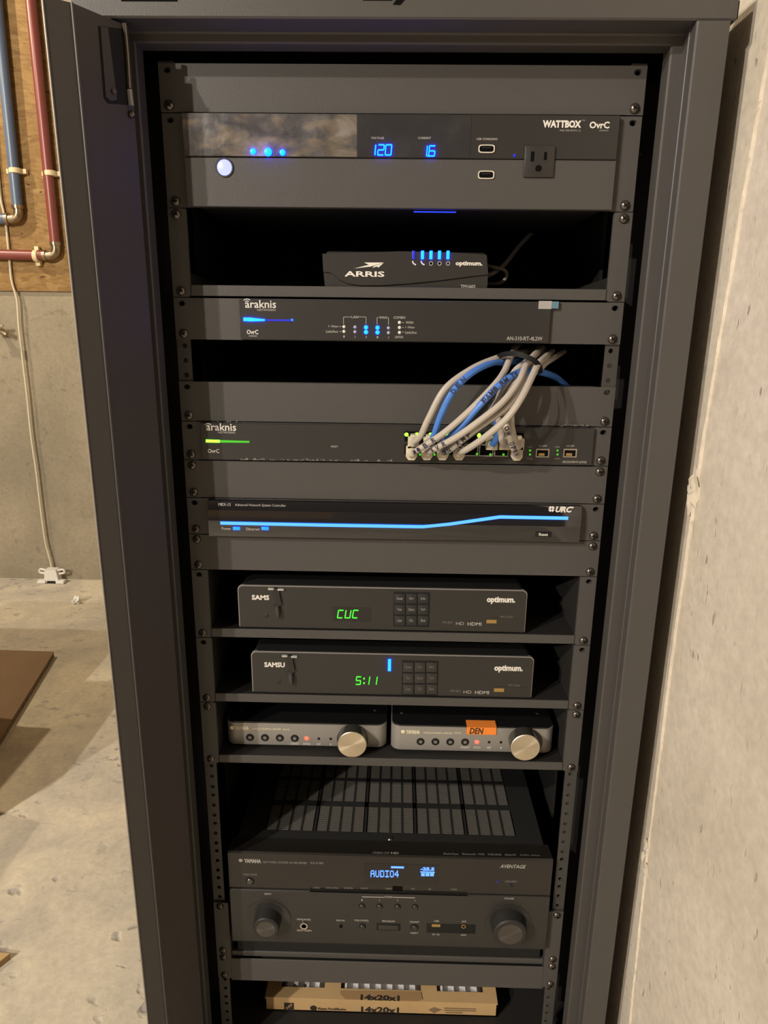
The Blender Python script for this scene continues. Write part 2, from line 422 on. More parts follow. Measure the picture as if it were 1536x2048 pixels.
def catmull(P, n=8):
    P = [Vector(p) for p in P]; Q = [P[0]*2-P[1]]+P+[P[-1]*2-P[-2]]; out = []
    for i in range(1, len(Q)-2):
        for k in range(n):
            t = k/n; a, b_, c, d = Q[i-1], Q[i], Q[i+1], Q[i+2]
            out.append(.5*((2*b_)+(-a+c)*t+(2*a-5*b_+4*c-d)*t*t+(-a+3*b_-3*c+d)*t**3))
    out.append(P[-1]); return out
PY = WY-.034
def pipe(name, label, m, elbow_px, top_px, side_py, r, clips):
    e = at(*elbow_px, Y=PY); top = at(*top_px, Y=PY); topx = e.x+(top.x-e.x)
    root = empty(name, e, label, 'pipe')
    bb = B(); bb.tube([(e.x, PY, e.z+.045), ((e.x+topx)/2, PY, (e.z+CEILZ)/2), (topx, PY, CEILZ-.01)], r, 14); obj('pipe_run', bb, m, root)
    bb = B(); bb.tube([(e.x-.045, PY, e.z), (-2.4, PY, e.z+.01)], r, 14); obj('pipe_run', bb, m, root)
    bb = B(); bb.tube(catmull([(e.x, PY, e.z+.05), (e.x, PY, e.z+.022), (e.x-.007, PY, e.z+.007), (e.x-.022, PY, e.z), (e.x-.05, PY, e.z)], 4), r*.92, 12)
    bb.lathe([(r*1.1, 0), (r*1.1, .012)], (e.x, PY, e.z+.036), 14, 'z'); bb.lathe([(r*1.1, 0), (r*1.1, .012)], (e.x-.05, PY, e.z), 14, 'x')
    obj('elbow', bb, BRASS, root)
    for kind, cx, cz in clips:
        bb = B()
        if kind == 'v': bb.lathe([(r*1.12, -.009), (r*1.22, -.007), (r*1.22, .007), (r*1.12, .009)], (cx, PY, cz), 14, 'z'); bb.box(cx-r*1.9, cx+r*1.9, PY+.004, WY-.013, cz-.008, cz+.008)
        else: bb.lathe([(r*1.12, -.009), (r*1.22, -.007), (r*1.22, .007), (r*1.12, .009)], (cx, PY, cz), 14, 'x'); bb.box(cx-.008, cx+.008, PY+.004, WY-.013, cz-r*1.9, cz+r*1.9)
        obj('clip', bb, CLIP, root)
    return root
def pw(px, py): p = at(px, py, Y=PY); return p.x, p.z
pipe('water_pipe', 'blue plastic water pipe with a brass elbow on the strand board', BLUP, (38, 438), (4, 40), 440, .0195,
     [('v', *pw(31, 342))])
pipe('water_pipe', 'dark red plastic water pipe with a brass elbow on the strand board', REDP, (113, 511), (66, 20), 512, .0185,
     [('v', *pw(101, 347)), ('h', *pw(73, 512))])
# small hose tap on the wall at the frame's edge
p = at(-4, 662, Y=WY-.03)
t = empty('hose_tap', (p.x, WY, p.z), 'small metal tap on the concrete wall below the strand board', 'tap')
b = B(); b.cyl((p.x, WY-.05, p.z), .012, 0, .05, 12); b.tube([(p.x, WY-.045, p.z), (p.x+.03, WY-.05, p.z-.004), (p.x+.045, WY-.05, p.z-.012)], .010, 10); obj('tap_body', b, BRASS, t)
b = B(); b.tube([(p.x-.03, WY-.06, p.z+.016), (p.x+.04, WY-.06, p.z+.020)], .006, 8); b.cyl((p.x, WY-.06, p.z+.004), .005, 0, .012, 8, ax='z'); obj('tap_handle', b, STEEL, t)

# leak sensor with its cord
s = at(103, 1156, Y=WY-.05); s.z = FL
t = empty('leak_sensor', s, 'white water leak sensor on the floor against the concrete wall with a cord', 'sensor')
b = B(); b.prism([(s.x-.032, FL+.004), (s.x+.032, FL+.004), (s.x+.024, FL+.062), (s.x-.024, FL+.062)], WY-.055, WY-.02); obj('sensor_body', b, WPLAST, t)
b = B()
for sx in (-1, 1):
    b.box(s.x+sx*.040-.018, s.x+sx*.040+.018, WY-.065, WY-.035, FL+.001, FL+.016, .004)
    b.tube(catmull([(s.x+sx*.024, WY-.04, FL+.056), (s.x+sx*.048, WY-.04, FL+.060), (s.x+sx*.054, WY-.04, FL+.046), (s.x+sx*.03, WY-.04, FL+.040)], 5), .0045, 8)
obj('bracket', b, WPLAST, t)
b = B(); b.box(s.x-.018, s.x+.018, WY-.0565, WY-.0545, FL+.002, FL+.012); obj('contact', b, BLACK, t)
cpts = [at(px, py, Y=WY-.02) for px, py in ((105, 1142), (97, 1110), (91, 1080), (80, 1010), (72, 940), (63, 870), (53, 790), (46, 720), (38, 650), (33, 600), (24, 560), (18, 510), (10, 440), (3, 400), (-3, 360), (-12, 250), (-20, 120))]
cpts.append(Vector((cpts[-1].x-.02, WY-.02, CEILZ-.01)))
for k, q in enumerate(cpts): q.x += .002*math.sin(k*2.3)
b = B(); b.tube(catmull(cpts, 5), .0045, 7); obj('cord', b, CORD, t)
# plaster crumb
q = at(152, 1207, Z=FL)
b = B(); r = bmesh.ops.create_icosphere(b.bm, subdivisions=2, radius=1)
for v in r['verts']:
    n = 1+.35*math.sin(v.co.x*6+v.co.z*5)+.25*math.sin(v.co.y*8); v.co = Vector((q.x+v.co.x*n*.016+.006*max(0, v.co.z), q.y+v.co.y*n*.016, FL+.010+v.co.z*n*.013+.012*max(0, v.co.z)**3))
tag(obj('plaster_crumb', b, WPLAST), 'small white crumb of plaster lying on the concrete floor', 'debris')
# brown board lying on the floor, and a second one at the frame's edge
a0 = at(108, 1303, Z=FL+.02); a1 = at(0, 1477, Z=FL+.02)
d = (a1-a0).normalized(); n_ = Vector((-1, .02, 0)).normalized()
far = a0+d*1.05
t = empty('floor_board', (a0.x-.3, a0.y-.3, FL), 'brown sheet of board lying on the concrete floor in shadow', 'board')
b = B(); b.prism([(a0.x, a0.y), (a0.x+n_.x*.8, a0.y+n_.y*.8), (far.x-.8, far.y), (far.x, far.y)], FL+.017, FL+.020, 'z'); obj('board_face', b, BOARD, t)
b = B(); b.prism([(a0.x-.001, a0.y-.001), (a0.x-.8, a0.y+.015), (far.x-.8, far.y), (far.x-.001, far.y)], FL, FL+.017, 'z'); obj('board_core', b, BOARDE, t)
a0 = at(20, 1907, Z=FL+.012); a1 = at(-2, 1938, Z=FL+.012)
b = B(); b.prism([(a0.x, a0.y), (a1.x-.05, a1.y-.06), (a1.x-.3, a1.y), (a0.x-.3, a0.y+.03)], FL, FL+.012, 'z')
tag(obj('cardboard_scrap', b, CARD), 'corner of a brown cardboard scrap on the pale floor', 'cardboard')
# storage boxes standing outside the frame (they throw the shadow on the floor)
def storage(x0, x1, y0, y1, z0, z1, lab):
    t = empty('storage_box', ((x0+x1)/2, (y0+y1)/2, z0), lab, 'box')
    b = B(); b.box(x0, x1, y0, y1, z0, z1-.02, .003); obj('carton', b, CARD, t)
    b = B(); b.box(x0-.004, x1+.004, y0-.004, y1+.004, z1-.05, z1, .004); obj('lid', b, CARDF, t)
storage(-1.62, -1.05, .23, .62, FL, FL+.42, 'cardboard storage box standing on the floor outside the view')
storage(-1.75, -1.18, .635, .93, FL, FL+.42, 'second cardboard storage box standing behind the first outside the view')

# ================================================================== CABINET
cab = empty('equipment_cabinet', (0, .25, FL), 'tall black steel equipment rack cabinet with its door swung open', 'cabinet')
TOPZ = .050; CB = at(760, 2027, Y=.046).z-.0005
for sx in (-1, 1):
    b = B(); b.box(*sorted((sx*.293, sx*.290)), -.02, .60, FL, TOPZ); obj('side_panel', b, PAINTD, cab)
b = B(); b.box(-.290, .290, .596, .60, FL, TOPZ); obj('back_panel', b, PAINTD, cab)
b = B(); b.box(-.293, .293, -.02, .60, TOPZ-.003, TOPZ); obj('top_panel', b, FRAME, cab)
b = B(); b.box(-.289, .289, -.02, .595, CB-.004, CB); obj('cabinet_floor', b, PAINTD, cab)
# front frame: stepped stiles and top rail
def stile(sx):
    pr = [(.294, -.055), (.2660, -.055), (.2645, -.0535), (.2645, -.0405), (.2636, -.0400), (.2636, -.0390), (.2645, -.0385), (.2645, -.0245), (.2555, -.0240), (.2540, -.0225), (.2540, -.004), (.262, -.004), (.262, -.016), (.292, -.016)]
    b = B(); b.prism([(sx*x, y) for x, y in pr], FL, .0165, 'z'); return obj('door_frame_stile', b, FRAME, cab, sharp=20)
stile(1); stile(-1)
pr = [(-.055, .054), (-.055, .0185), (-.0535, .017), (-.0255, .0165), (-.0240, .015), (-.0240, .0090), (-.0225, .0075), (-.004, .0075), (-.004, .012), (-.016, .02), (-.016, .054)]
b = B(); b.prism(pr, -.2990, .2990, 'x'); obj('door_frame_top_rail', b, FRAME, cab, sharp=20)
b = B(); b.box(-.266, .266, -.055, -.02, FL, -1.30); obj('door_frame_bottom_rail', b, FRAME, cab)
# dark slots on the top rail
b = B(); x0, x1, z0, z1 = rectm(298, -6, 112, 17, -.055); b.box(x0, x1, -.0556, -.054, z0, z1); obj('vent_slot', b, HOLE, cab)
b = B(); x0, x1, z0, z1 = rectm(755, -6, 58, 14, -.055); b.box(x0, x1, -.0556, -.054, z0, z1)
q = [C(px, py, -.055) for px, py in ((786, 9), (800, 10), (812, -4), (800, -10))]
b.prism([(v.x, v.z) for v in q], -.0556, -.054); obj('badge', b, HOLE, cab, 'dark angular badge on the top rail')
q = C(1472, 22, -.055); b = B(); b.box(.2975, .302, -.050, -.02, q.z-.004, q.z+.01); obj('corner_catch', b, BLACK, cab)
# rack rails with their holes
zr0, zr1 = U(28.2), U(-.05)
zholes = [U(k)-h for k in range(0, 28) for h in (.00635, .022225, .0381)]
for sx in (-1, 1):
    b = B(); x0, x1 = sorted((sx*.2265, sx*.2400))
    b.column(x0, x1, zr0, zr1, .0035, [(z, .0028, .0028) for z in zholes], .003)
    xa, xb = sorted((sx*.2400, sx*.2420)); b.box(xa, xb, .0035, .034, zr0, zr1)
    obj('rack_rail', b, RAIL, cab, normals=False)
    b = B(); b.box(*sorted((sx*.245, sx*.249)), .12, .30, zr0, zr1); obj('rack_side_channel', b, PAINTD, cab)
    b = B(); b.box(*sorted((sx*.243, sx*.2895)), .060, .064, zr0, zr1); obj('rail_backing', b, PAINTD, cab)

# the door, swung right round beside the cabinet: hinge stile, inner face, outer face
H_ = (-.2525, -.0450); P1 = (-.2818, -.0930); P2 = (-.3010, -.1075); P3 = (-.505, .375); P4 = (-.478, .39); P5 = (-.2985, -.0585)
dr = empty('door', (-.30, -.05, FL), None, None); dr.parent = cab; dr.location = Vector((-.30, -.05, FL))-WORLD[cab]
dz0, dz1 = FL+.03, .0135
b = B(); b.prism([H_, P1, (-.2865, -.0885), P5, (-.2625, -.0575)], dz0, dz1, 'z'); obj('hinge_stile', b, DOORM, dr)
b = B(); b.prism([(-.2833, -.0941), P2, P3, P4, (-.3005, -.0600), (-.2875, -.0890)], dz0, dz1, 'z'); obj('door_panel', b, DOORM, dr)
b = B(); b.tube([(-.2819, -.0943, dz0), (-.2819, -.0943, dz1)], .0012, 6); obj('edge_highlight_bead', b, FRAME, dr)
b = B(); b.tube([(-.3012, -.1072, dz0), (-.3012, -.1072, dz1)], .0009, 6); obj('edge_highlight_bead', b, SILVER, dr)  # pale bead stands in for the highlight along the door's outer edge
# hinge slot with latch strip, spring hinge pin on the stile
dv = Vector((P1[0]-H_[0], P1[1]-H_[1], 0)); L_ = dv.length; dv.normalize(); nv = Vector((dv.y, -dv.x, 0))
if nv.dot(Vector((0, -1, 0))) < 0: nv = -nv
def onst(px, py):
    """point of the hinge stile's face seen at this pixel"""
    ray = RIGHT*((px-768)/F) + UP*((1024-py)/F) + FWD
    n = nv; p0 = Vector((H_[0], H_[1], 0)); t_ = (p0-CAM).dot(n)/ray.dot(n); return CAM+ray*t_
def stpoly(bb, pix, h0, h1):
    A = [bb.bm.verts.new(onst(*p)+nv*h1) for p in pix]; Cc = [bb.bm.verts.new(onst(*p)+nv*h0) for p in pix]; n = len(pix)
    bb._f(A); bb._f(Cc[::-1])
    for i in range(n): bb._f([A[i], Cc[i], Cc[(i+1) % n], A[(i+1) % n]])
b = B(); stpoly(b, [(196, 52), (246, 58), (257, 210), (215, 207), (207, 196)], -.001, .0004); obj('hinge_slot', b, BLACK, dr)
b = B(); stpoly(b, [(199, 54), (214, 56), (232, 200), (221, 203), (210, 194)], 0, .0016); obj('latch_strip', b, DOORM, dr)
b = B(); c0 = onst(224, 184); b.tube([c0, c0+nv*.004], .0024, 10); obj('latch_rivet', b, SCREW, dr)
pt = [onst(246, 48)+nv*.002, onst(251, 100)+nv*.002, onst(256, 178)+nv*.002]
b = B(); b.tube(pt, .0021, 10); obj('hinge_pin', b, SCREW, dr)
pt = [onst(256, 180)+nv*.002, onst(260, 212)+nv*.002]
b = B(); b.tube(pt, .0026, 10); obj('hinge_spring', b, SILVER, dr)
b = B(); c0 = onst(261, 229); r_ = bmesh.ops.create_uvsphere(b.bm, u_segments=12, v_segments=8, radius=.0034)
bmesh.ops.translate(b.bm, verts=r_['verts'], vec=c0+nv*.002); obj('hinge_knob', b, SCREW, dr)

# ================================================================== RACK PANELS
b = B(); b.lathe([(0, -.0036), (.0018, -.0035), (.0036, -.0027), (.0050, -.0010), (.0052, 0), (.0052, .0004)], (0, 0, 0), 16)
b.mi = 1; b.box(-.0026, .0026, -.00385, -.0030, -.0005, .0005); b.box(-.0005, .0005, -.00385, -.0030, -.0026, .0026)
SCR0 = bpy.data.meshes.new('screw'); bmesh.ops.recalc_face_normals(b.bm, faces=b.bm.faces[:]); b.bm.to_mesh(SCR0); b.bm.free()
SCR0.materials.append(SCREW); SCR0.materials.append(HOLE); SCR0.shade_smooth(); SCR0.set_sharp_from_angle(angle=R(40))
def screw(parent, sx, u, h, y=0.0):
    o = bpy.data.objects.new('screw', SCR0); COL.objects.link(o); w = Vector((sx*HX, y, U(u)-h*.0254+.0012-.0012)); WORLD[o] = w
    o.parent = parent; o.location = w-WORLD[parent]; o.rotation_euler = (0, random.random()*3, 0)
def ear_strip(bb, sx, u0, nu, screws, xin, y=0.0, extra=0.0):
    """the ear column with its real slotted holes"""
    x0, x1 = HX-(EX-HX), EX
    a, c = sorted((sx*x0, sx*x1))
    zs = []
    for k in range(nu):
        for h in (.25, 1.5):
            if (u0+k, h) not in screws and ((k == 0 and h == .25) or (k == nu-1 and h == 1.5)): zs.append((U(u0+k)-h*.0254, .0040, .0030))
    bb.column(a, c, U(u0+nu)+.0005, U(u0)-.0005, y, zs, .0032)
    if xin < x0:
        a, c = sorted((sx*xin, sx*x0)); bb.quad((a, y, U(u0+nu)+.0005), (c, y, U(u0+nu)+.0005), (c, y, U(u0)-.0005), (a, y, U(u0)-.0005))
def rim(bb, x0, x1, z0, z1, y0, y1):
    bb.quad((x0, y0, z0), (x0, y1, z0), (x0, y1, z1), (x0, y0, z1)); bb.quad((x1, y0, z0), (x1, y0, z1), (x1, y1, z1), (x1, y1, z0))
    bb.quad((x0, y0, z0), (x1, y0, z0), (x1, y1, z0), (x0, y1, z0)); bb.quad((x0, y0, z1), (x0, y1, z1), (x1, y1, z1), (x1, y0, z1))
def panel(name, label, cat, u0, nu, screws, m=PAINT, group=None, ret=True):
    z0, z1 = U(u0+nu)+.0006, U(u0)-.0006
    t = empty(name, (0, 0, z0), label, cat, group)
    b = B(); xi = HX-(EX-HX)
    ear_strip(b, -1, u0, nu, screws, xi); ear_strip(b, 1, u0, nu, screws, xi)
    b.quad((-xi, 0, z0), (xi, 0, z0), (xi, 0, z1), (-xi, 0, z1))
    rim(b, -EX, EX, z0, z1, 0, .003)
    if ret:
        b.box(-.222, .222, .003, .018, z1-.002, z1-.0005); b.box(-.222, .222, .003, .018, z0+.0005, z0+.002)
    obj('faceplate', b, m, t, smooth=False, normals=False)
    for u, h in screws:
        for sx in (-1, 1): screw(t, sx, u, h)
    return t
panel('blank_panel', 'black blank rack panel at the very top above the power unit', 'panel', 0, 1, [(0, 1.5)])
panel('blank_panel', 'black blank rack panel directly above the switch full of cables', 'panel', 7, 1, [(7, 1.5)])
panel('blank_panel', 'black blank rack panel between the cabled switch and the blue-lit controller', 'panel', 9, 1, [(9, .25), (9, 1.5)])
panel('blank_panel', 'black blank rack panel just below the controller with the blue light line', 'panel', 11, 1, [(11, .25), (11, 1.5)])
def chassis(t, z0, z1, hw=.215, y0=.003, y1=.30):
    b = B(); b.box(-hw, hw, y0, y1, z0, z1); obj('chassis', b, CHAS, t)

# ------------------------------------------------------------------ power conditioner (U1-U2)
t = empty('power_conditioner', (0, 0, U(3)), 'two-unit power conditioner with blue digits, outlet and glossy upper strip', 'power unit')
scr = [(2, 1.5)]
for sx in (-1, 1):
    b = B(); ear_strip(b, sx, 1, 2, scr, .2175, .001); a, c = sorted((sx*.2175, sx*EX)); rim(b, a, c, U(3)+.0006, U(1)-.0006, .001, .003)
    obj('side_ear', b, PAINT, t, smooth=False, normals=False)
zm = at(800, 317.5, Y=-.004).z; zt, zb = U(1)-.0012, U(3)+.0008; xl, xr = -.2190, .2180
b = B(); b.box(xl, xr, -.0055, .004, zb, zm-.0004, .0006, 1); obj('lower_front', b, PAINT, t)
xf = at(714, 260, Y=-.0055).x
b = B(); b.box(xl, xr, -.0055, .004, zm+.0003, zt, .0006, 1); obj('upper_front', b, SATIN, t)
xf2 = at(942, 260, Y=-.0055).x
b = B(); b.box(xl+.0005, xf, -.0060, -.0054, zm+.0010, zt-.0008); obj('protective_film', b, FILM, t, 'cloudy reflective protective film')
b = B(); b.box(xf, xf2, -.00585, -.0054, zm+.0010, zt-.0008); obj('display_window', b, GLOSSF, t, 'dark glossy display window')
chassis(t, zb+.004, zt-.004, y1=.32)
for sx in (-1, 1): screw(t, sx, 2, 1.5, .001)
YF = -.0062
def dome(px, py, rpx, m, parent, Y, name='indicator_light', h=.8, n=12):
    c = C(px, py, Y); r = rpx*mpp(px, py, Y)[0]
    b = B(); b.lathe([(0, -r*h), (r*.6, -r*h*.8), (r, 0), (r, .0006)], c, n); return obj(name, b, m, parent)
for px, py, r in ((506, 303, 6), (536, 304, 8), (565, 305, 6)): dome(px, py, r, BLUEH, t, YF)
c = C(449, 335, -.0055); r = 15*mpp(449, 335, -.0055)[0]
b = B(); b.lathe([(r*1.2, 0), (r*1.2, -.0012), (r*1.02, -.0012), (r*1.02, 0)], c, 24); obj('button_ring', b, SATIN, t)
b = B(); b.lathe([(0, -.0022), (r*.7, -.0020), (r*.95, -.0010), (r, .0)], c, 24); obj('power_button', b, BTN, t, 'round button lit white blue')
for ch, px, w in (('1', 745, 14), ('2', 762, 14), ('0', 777, 14)): digit(ch, px, 300, w, 23, YF, BLUEH, t, .08)
for ch, px, w in (('1', 849, 12), ('6', 864, 14)): digit(ch, px, 302, w, 23, YF, BLUEH, t, .08)
b = B(); rbox(b, 856, 312, 3, 3, YF, .0005, 0); obj('decimal_point', b, BLUEH, t)
txt('VOLTAGE', 755, 276, 26, 4.5, -.006, GREYP, t, .02); txt('CURRENT', 849, 276, 26, 4.5, -.006, GREYP, t, .02); txt('USB CHARGING', 974, 278, 42, 4.5, -.0056, GREYP, t, .02)
txt('WATTBOX', 1124, 248, 77, 15, -.0056, WHITE, t, .05); txt('WB-700-IPVM-12', 1140, 261, 42, 4, -.0056, GREYP, t); txt('TM', 1167, 241, 6, 3, -.0056, GREYP, t)
txt('OvrC', 1199, 250, 40, 14, -.0056, WHITE, t, .03); txt('ENABLED', 1208, 261, 18, 3, -.0056, GREYP, t)
dome(1029, 311, 3, BLUED, t, -.0057)
def usb(px, py, parent, Y=-.0055):
    x0, x1, z0, z1 = rectm(px, py, 33, 17, Y); b = B()
    for k in range(2): pass
    n = 20; pts = []; pin = []
    for k in range(n):
        a = 2*math.pi*k/n; c_, s_ = math.cos(a), math.sin(a); sg = lambda v: (abs(v)**.45)*(1 if v >= 0 else -1)
        pts.append(((x0+x1)/2+(x1-x0)/2*sg(c_), (z0+z1)/2+(z1-z0)/2*sg(s_))); pin.append(((x0+x1)/2+(x1-x0)/2*.86*sg(c_), (z0+z1)/2+(z1-z0)/2*.74*sg(s_)))
    A = [b.bm.verts.new((p[0], Y-.0012, p[1])) for p in pts]; I = [b.bm.verts.new((p[0], Y-.0012, p[1])) for p in pin]; D = [b.bm.verts.new((p[0], Y+.0002, p[1])) for p in pts]; E = [b.bm.verts.new((p[0], Y+.006, p[1])) for p in pin]
    for k in range(n):
        k2 = (k+1) % n; b._f([A[k], A[k2], I[k2], I[k]]); b._f([A[k], D[k], D[k2], A[k2]]); b._f([I[k], I[k2], E[k2], E[k]])
    f = obj('usb_port', b, USBM, parent)
    b = B(); b.prism(pin, Y-.0004, Y-.0002); b.mi = 0; obj('port_cavity', b, HOLE, f)
    b = B(); zc = (z0+z1)/2; b.box(x0+(x1-x0)*.22, x1-(x1-x0)*.22, Y-.0010, Y-.0004, zc+(z1-z0)*.05, zc+(z1-z0)*.22); obj('port_tongue', b, BLACK, f)
usb(973, 298, t); usb(972, 350, t)
x0, x1, z0, z1 = rectm(1078, 324, 60, 63, -.0055)
b = B(); b.box(x0, x1, -.0080, -.004, z0, z1, .0010); so = obj('outlet', b, SATIN, t, 'square three-hole power outlet')
b = B(); rbox(b, 1065, 313, 7, 20, -.0080, .0002, .001); rbox(b, 1091, 312, 6, 16, -.0080, .0002, .001); obj('socket_slot', b, HOLE, so)
c = C(1077, 337, -.0080); b = B(); b.prism([(c.x+.0033*math.cos(a), c.z+.0033*max(math.sin(a), -.8)) for a in [2*math.pi*k/14 for k in range(14)]], -.0082, -.0078); obj('ground_hole', b, HOLE, so)
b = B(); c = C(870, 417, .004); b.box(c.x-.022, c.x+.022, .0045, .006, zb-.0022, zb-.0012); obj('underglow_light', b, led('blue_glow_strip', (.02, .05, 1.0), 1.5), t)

# ------------------------------------------------------------------ shelves
def shelf(label, u0, nu, screws, lip=.0112, sides=True, depth=.36):
    z0 = U(u0+nu)+.0016; zt = U(u0)-.0006; zl = z0+lip
    t = empty('rack_shelf', (0, 0, z0), label, 'shelf')
    xi = .2235
    for sx in (-1, 1):
        ear = B(); ear_strip(ear, sx, u0, nu, screws, xi)
        a, c = sorted((sx*xi, sx*EX)); rim(ear, a, c, U(u0+nu)+.0006, zt, 0, .0026)
        a, c = sorted((sx*xi, sx*(xi-.0014))); ear.box(a, c, .0, .004, z0, zt)
        obj('side_ear', ear, PAINT, t, smooth=False, normals=False)
        b = B(); a, c = sorted((sx*(xi-.0003), sx*(xi-.0012))); zz = zt if sides else zl+.012
        b.prism([(.004, z0), (.30, z0), (.30, z0+.012), (.004, zz)], a, c, 'x'); obj('side_wall', b, PAINTD, t, smooth=False)
    b = B(); b.box(-.2215, .2215, -.0005, .0015, z0, zl, .0004, 1); obj('front_lip', b, PAINT, t)
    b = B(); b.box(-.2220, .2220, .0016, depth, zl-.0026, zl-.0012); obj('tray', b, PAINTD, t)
    for u, h in screws:
        for sx in (-1, 1): screw(t, sx, u, h)
    return zl-.0012
zs1 = shelf('black rack shelf holding the cable modem below the power unit', 3, 2, [(3, .25), (4, 1.5)], sides=False)
zs2 = shelf('black rack shelf under the upper set-top box with green letters', 12, 2, [(13, 1.5)])
zs3 = shelf('black rack shelf under the lower set-top box with the clock', 14, 2, [(15, 1.5)])
zs4 = shelf('black rack shelf under the two small silver amplifiers', 16, 2, [(16, .25), (17, 1.5)])

# ------------------------------------------------------------------ cable modem
xl, xr = -.0805, .0955; zb = zs1; zt = at(800, 502, Y=.004).z
t = empty('cable_modem', (.0075, .05, zb), 'flat grey-black cable modem with blue lights standing on the shelf', 'modem')
b = B(); b.box(xl+.003, xr-.002, .010, .15, zb+.001, zt, .003); obj('body', b, BLACK, t)
def mp(px, py): q = C(px, py, .004); return (q.x, max(q.z, zb+.0006))
up = [mp(645, 508), mp(700, 506), mp(800, 503), mp(900, 505), mp(973, 510), mp(976, 549), mp(940, 553), mp(880, 561), mp(820, 567), mp(760, 571), mp(720, 571), mp(695, 567), mp(678, 559), mp(668, 549), mp(660, 545), mp(647, 544)]
b = B(); b.prism(up, .002, .012); obj('front_cover', b, SATIN, t)
lo_ = [mp(647, 544.5), mp(660, 545.5), mp(668, 550), mp(678, 560), mp(695, 568), mp(720, 572), mp(760, 572), mp(820, 568), mp(880, 562), mp(940, 554), mp(976, 549.5), mp(974, 578), mp(650, 576)]
b = B(); b.prism(lo_, .0040, .012); obj('lower_cover', b, SATIN, t)
txt('ARRIS', 729, 548, 80, 11, .002, WHITE, t, .025)
q = [C(px, py, .0016) for px, py in ((708, 537), (740, 529), (727, 525), (768, 525), (752, 536), (758, 528), (745, 532), (735, 533))]
b = B(); b.prism([(v.x, v.z) for v in (C(708, 537, .0017), C(738, 529.5, .0017), C(728, 525, .0017), C(768, 525, .0017), C(742, 533, .0017))], .0016, .0020)
b.prism([(v.x, v.z) for v in (C(745, 536, .0017), C(748, 532, .0017), C(767, 526, .0017), C(757, 535, .0017), C(753, 533, .0017))], .0016, .0020); obj('arrow_logo', b, WHITE, t, smooth=False)
for px, m in ((827, BLUED), (845, BLUEH), (862, BLUEH), (879, BLUEH), (896, BLUEH)):
    b = B(); rbox(b, px, 510, 6, 17, .0018, .0007, .001, .0003); obj('indicator_light', b, m, t)
for px in (828, 845):
    b = B(); c0 = C(px-3, 522, .0017); c1 = C(px-1, 527, .0017); c2 = C(px+4, 530, .0017); b.tube([c0, c1, c2], .0008, 6); obj('phone_icon', b, WHITE, t)
for px in (862, 879, 896):
    c = C(px, 527, .002); b = B(); b.lathe([(.0022, 0), (.0022, -.0004), (.0014, -.0004), (.0014, 0)], c, 14); obj('ring_icon', b, GREYP, t)
txt('optimum.', 938, 528, 54, 11, .002, WHITE, t, .04); txt('TM1602', 936, 573, 30, 7, .004, GREYP, t, .03)
# loose grey cords behind the modem
b = B(); b.tube(catmull([at(px, py, Y=Y) for px, py, Y in ((960, 556, .16), (985, 547, .15), (1010, 528, .17), (1040, 490, .2), (1068, 460, .23), (1085, 430, .3))], 6), .0028, 8)
tag(obj('loose_cord', b, CABG), 'thin grey cord rising behind the cable modem', 'cord')
b = B(); b.tube(catmull([at(px, py, Y=Y) for px, py, Y in ((965, 530, .17), (985, 534, .15), (1008, 540, .145), (1013, 552, .145), (1000, 566, .15), (970, 568, .17))], 6), .0022, 8)
tag(obj('loose_cord', b, CABG), 'grey cord looped at the side of the cable modem', 'cord')

# ------------------------------------------------------------------ router (U5)
t = panel('network_router', 'one-unit network router with a short blue light bar and paired lights', 'router', 5, 1, [(5, 1.5)])
z0, z1 = U(6)+.0012, U(5)-.0012
xl, xr = at(480, 640, Y=-.004).x, at(1101, 640, Y=-.004).x
b = B(); b.box(xl, xr, -.004, .003, z0, z1, .0005, 1); obj('front', b, SATIN, t)
chassis(t, z0, z1, .21, .003, .24)
Y = -.004
txt('araknis', 521, 608, 62, 16, Y, WHITE, t, .01); txt('NETWORKS', 533, 620, 37, 4, Y, GREYP, t, .02)
def wifi(px, py, parent, Y):
    b = B()
    for r in (5, 9): b.tube([C(px+r*math.cos(a), py-r*math.sin(a), Y) for a in [math.pi*(.25+.5*k/6) for k in range(7)]], .0005, 5)
    obj('wave_logo', b, WHITE, parent)
wifi(494, 607, t, Y); wifi(416, 856, t, Y)
q = [C(px, py, Y) for px, py in ((487, 635), (500, 635), (530, 638.5), (584, 639), (584, 642.5), (530, 642), (500, 643), (487, 642))]
b = B(); b.prism([(v.x, v.z) for v in q[:3]+q[5:]], Y-.0008, Y+.0005); obj('light_bar', b, BLUEH, t)
b = B(); b.prism([(v.x, v.z) for v in q[2:6]], Y-.0007, Y+.0005); obj('light_bar_tail', b, BLUED, t); dome(584, 640, 2.5, BLUE, t, Y)
txt('OvrC', 505, 664, 23, 9, Y, WHITE, t, .02); b = B(); rbox(b, 506, 672, 16, 1.5, Y, .0003, 0); obj('underline', b, GREYP, t)
for k, px in enumerate((688, 710, 732, 755, 777)):
    for py in (653.5, 663):
        lit = k in (2, 3); dome(px, py+k*.6, 4.2 if lit else 3.2, BLUEH if lit else (LEDOFF if k in (1, 4) else WHITE), t, Y, h=.5)
    txt(str((1, 2, 3, 1, 2)[k]), px, 673+k*.5, 3, 4, Y, GREYP, t)
for py in (645, 655, 665): dome(799, py, 3.2, WHITE, t, Y, h=.4)
b = B()
for A_, C_ in (((687, 634), (687, 648)), ((687, 634), (702, 634)), ((718, 633.5), (732, 634)), ((732, 634), (732, 648)), ((754, 635), (754, 649)), ((754, 635), (757, 635)), ((775, 635), (777, 635.5)), ((777, 635.5), (777, 650)), ((679, 653), (683, 653)), ((679, 663), (683, 663)), ((804, 645), (808, 645)), ((804, 655), (808, 655)), ((804, 664), (808, 664))):
    b.tube([C(*A_, Y), C(*C_, Y)], .0004, 4)
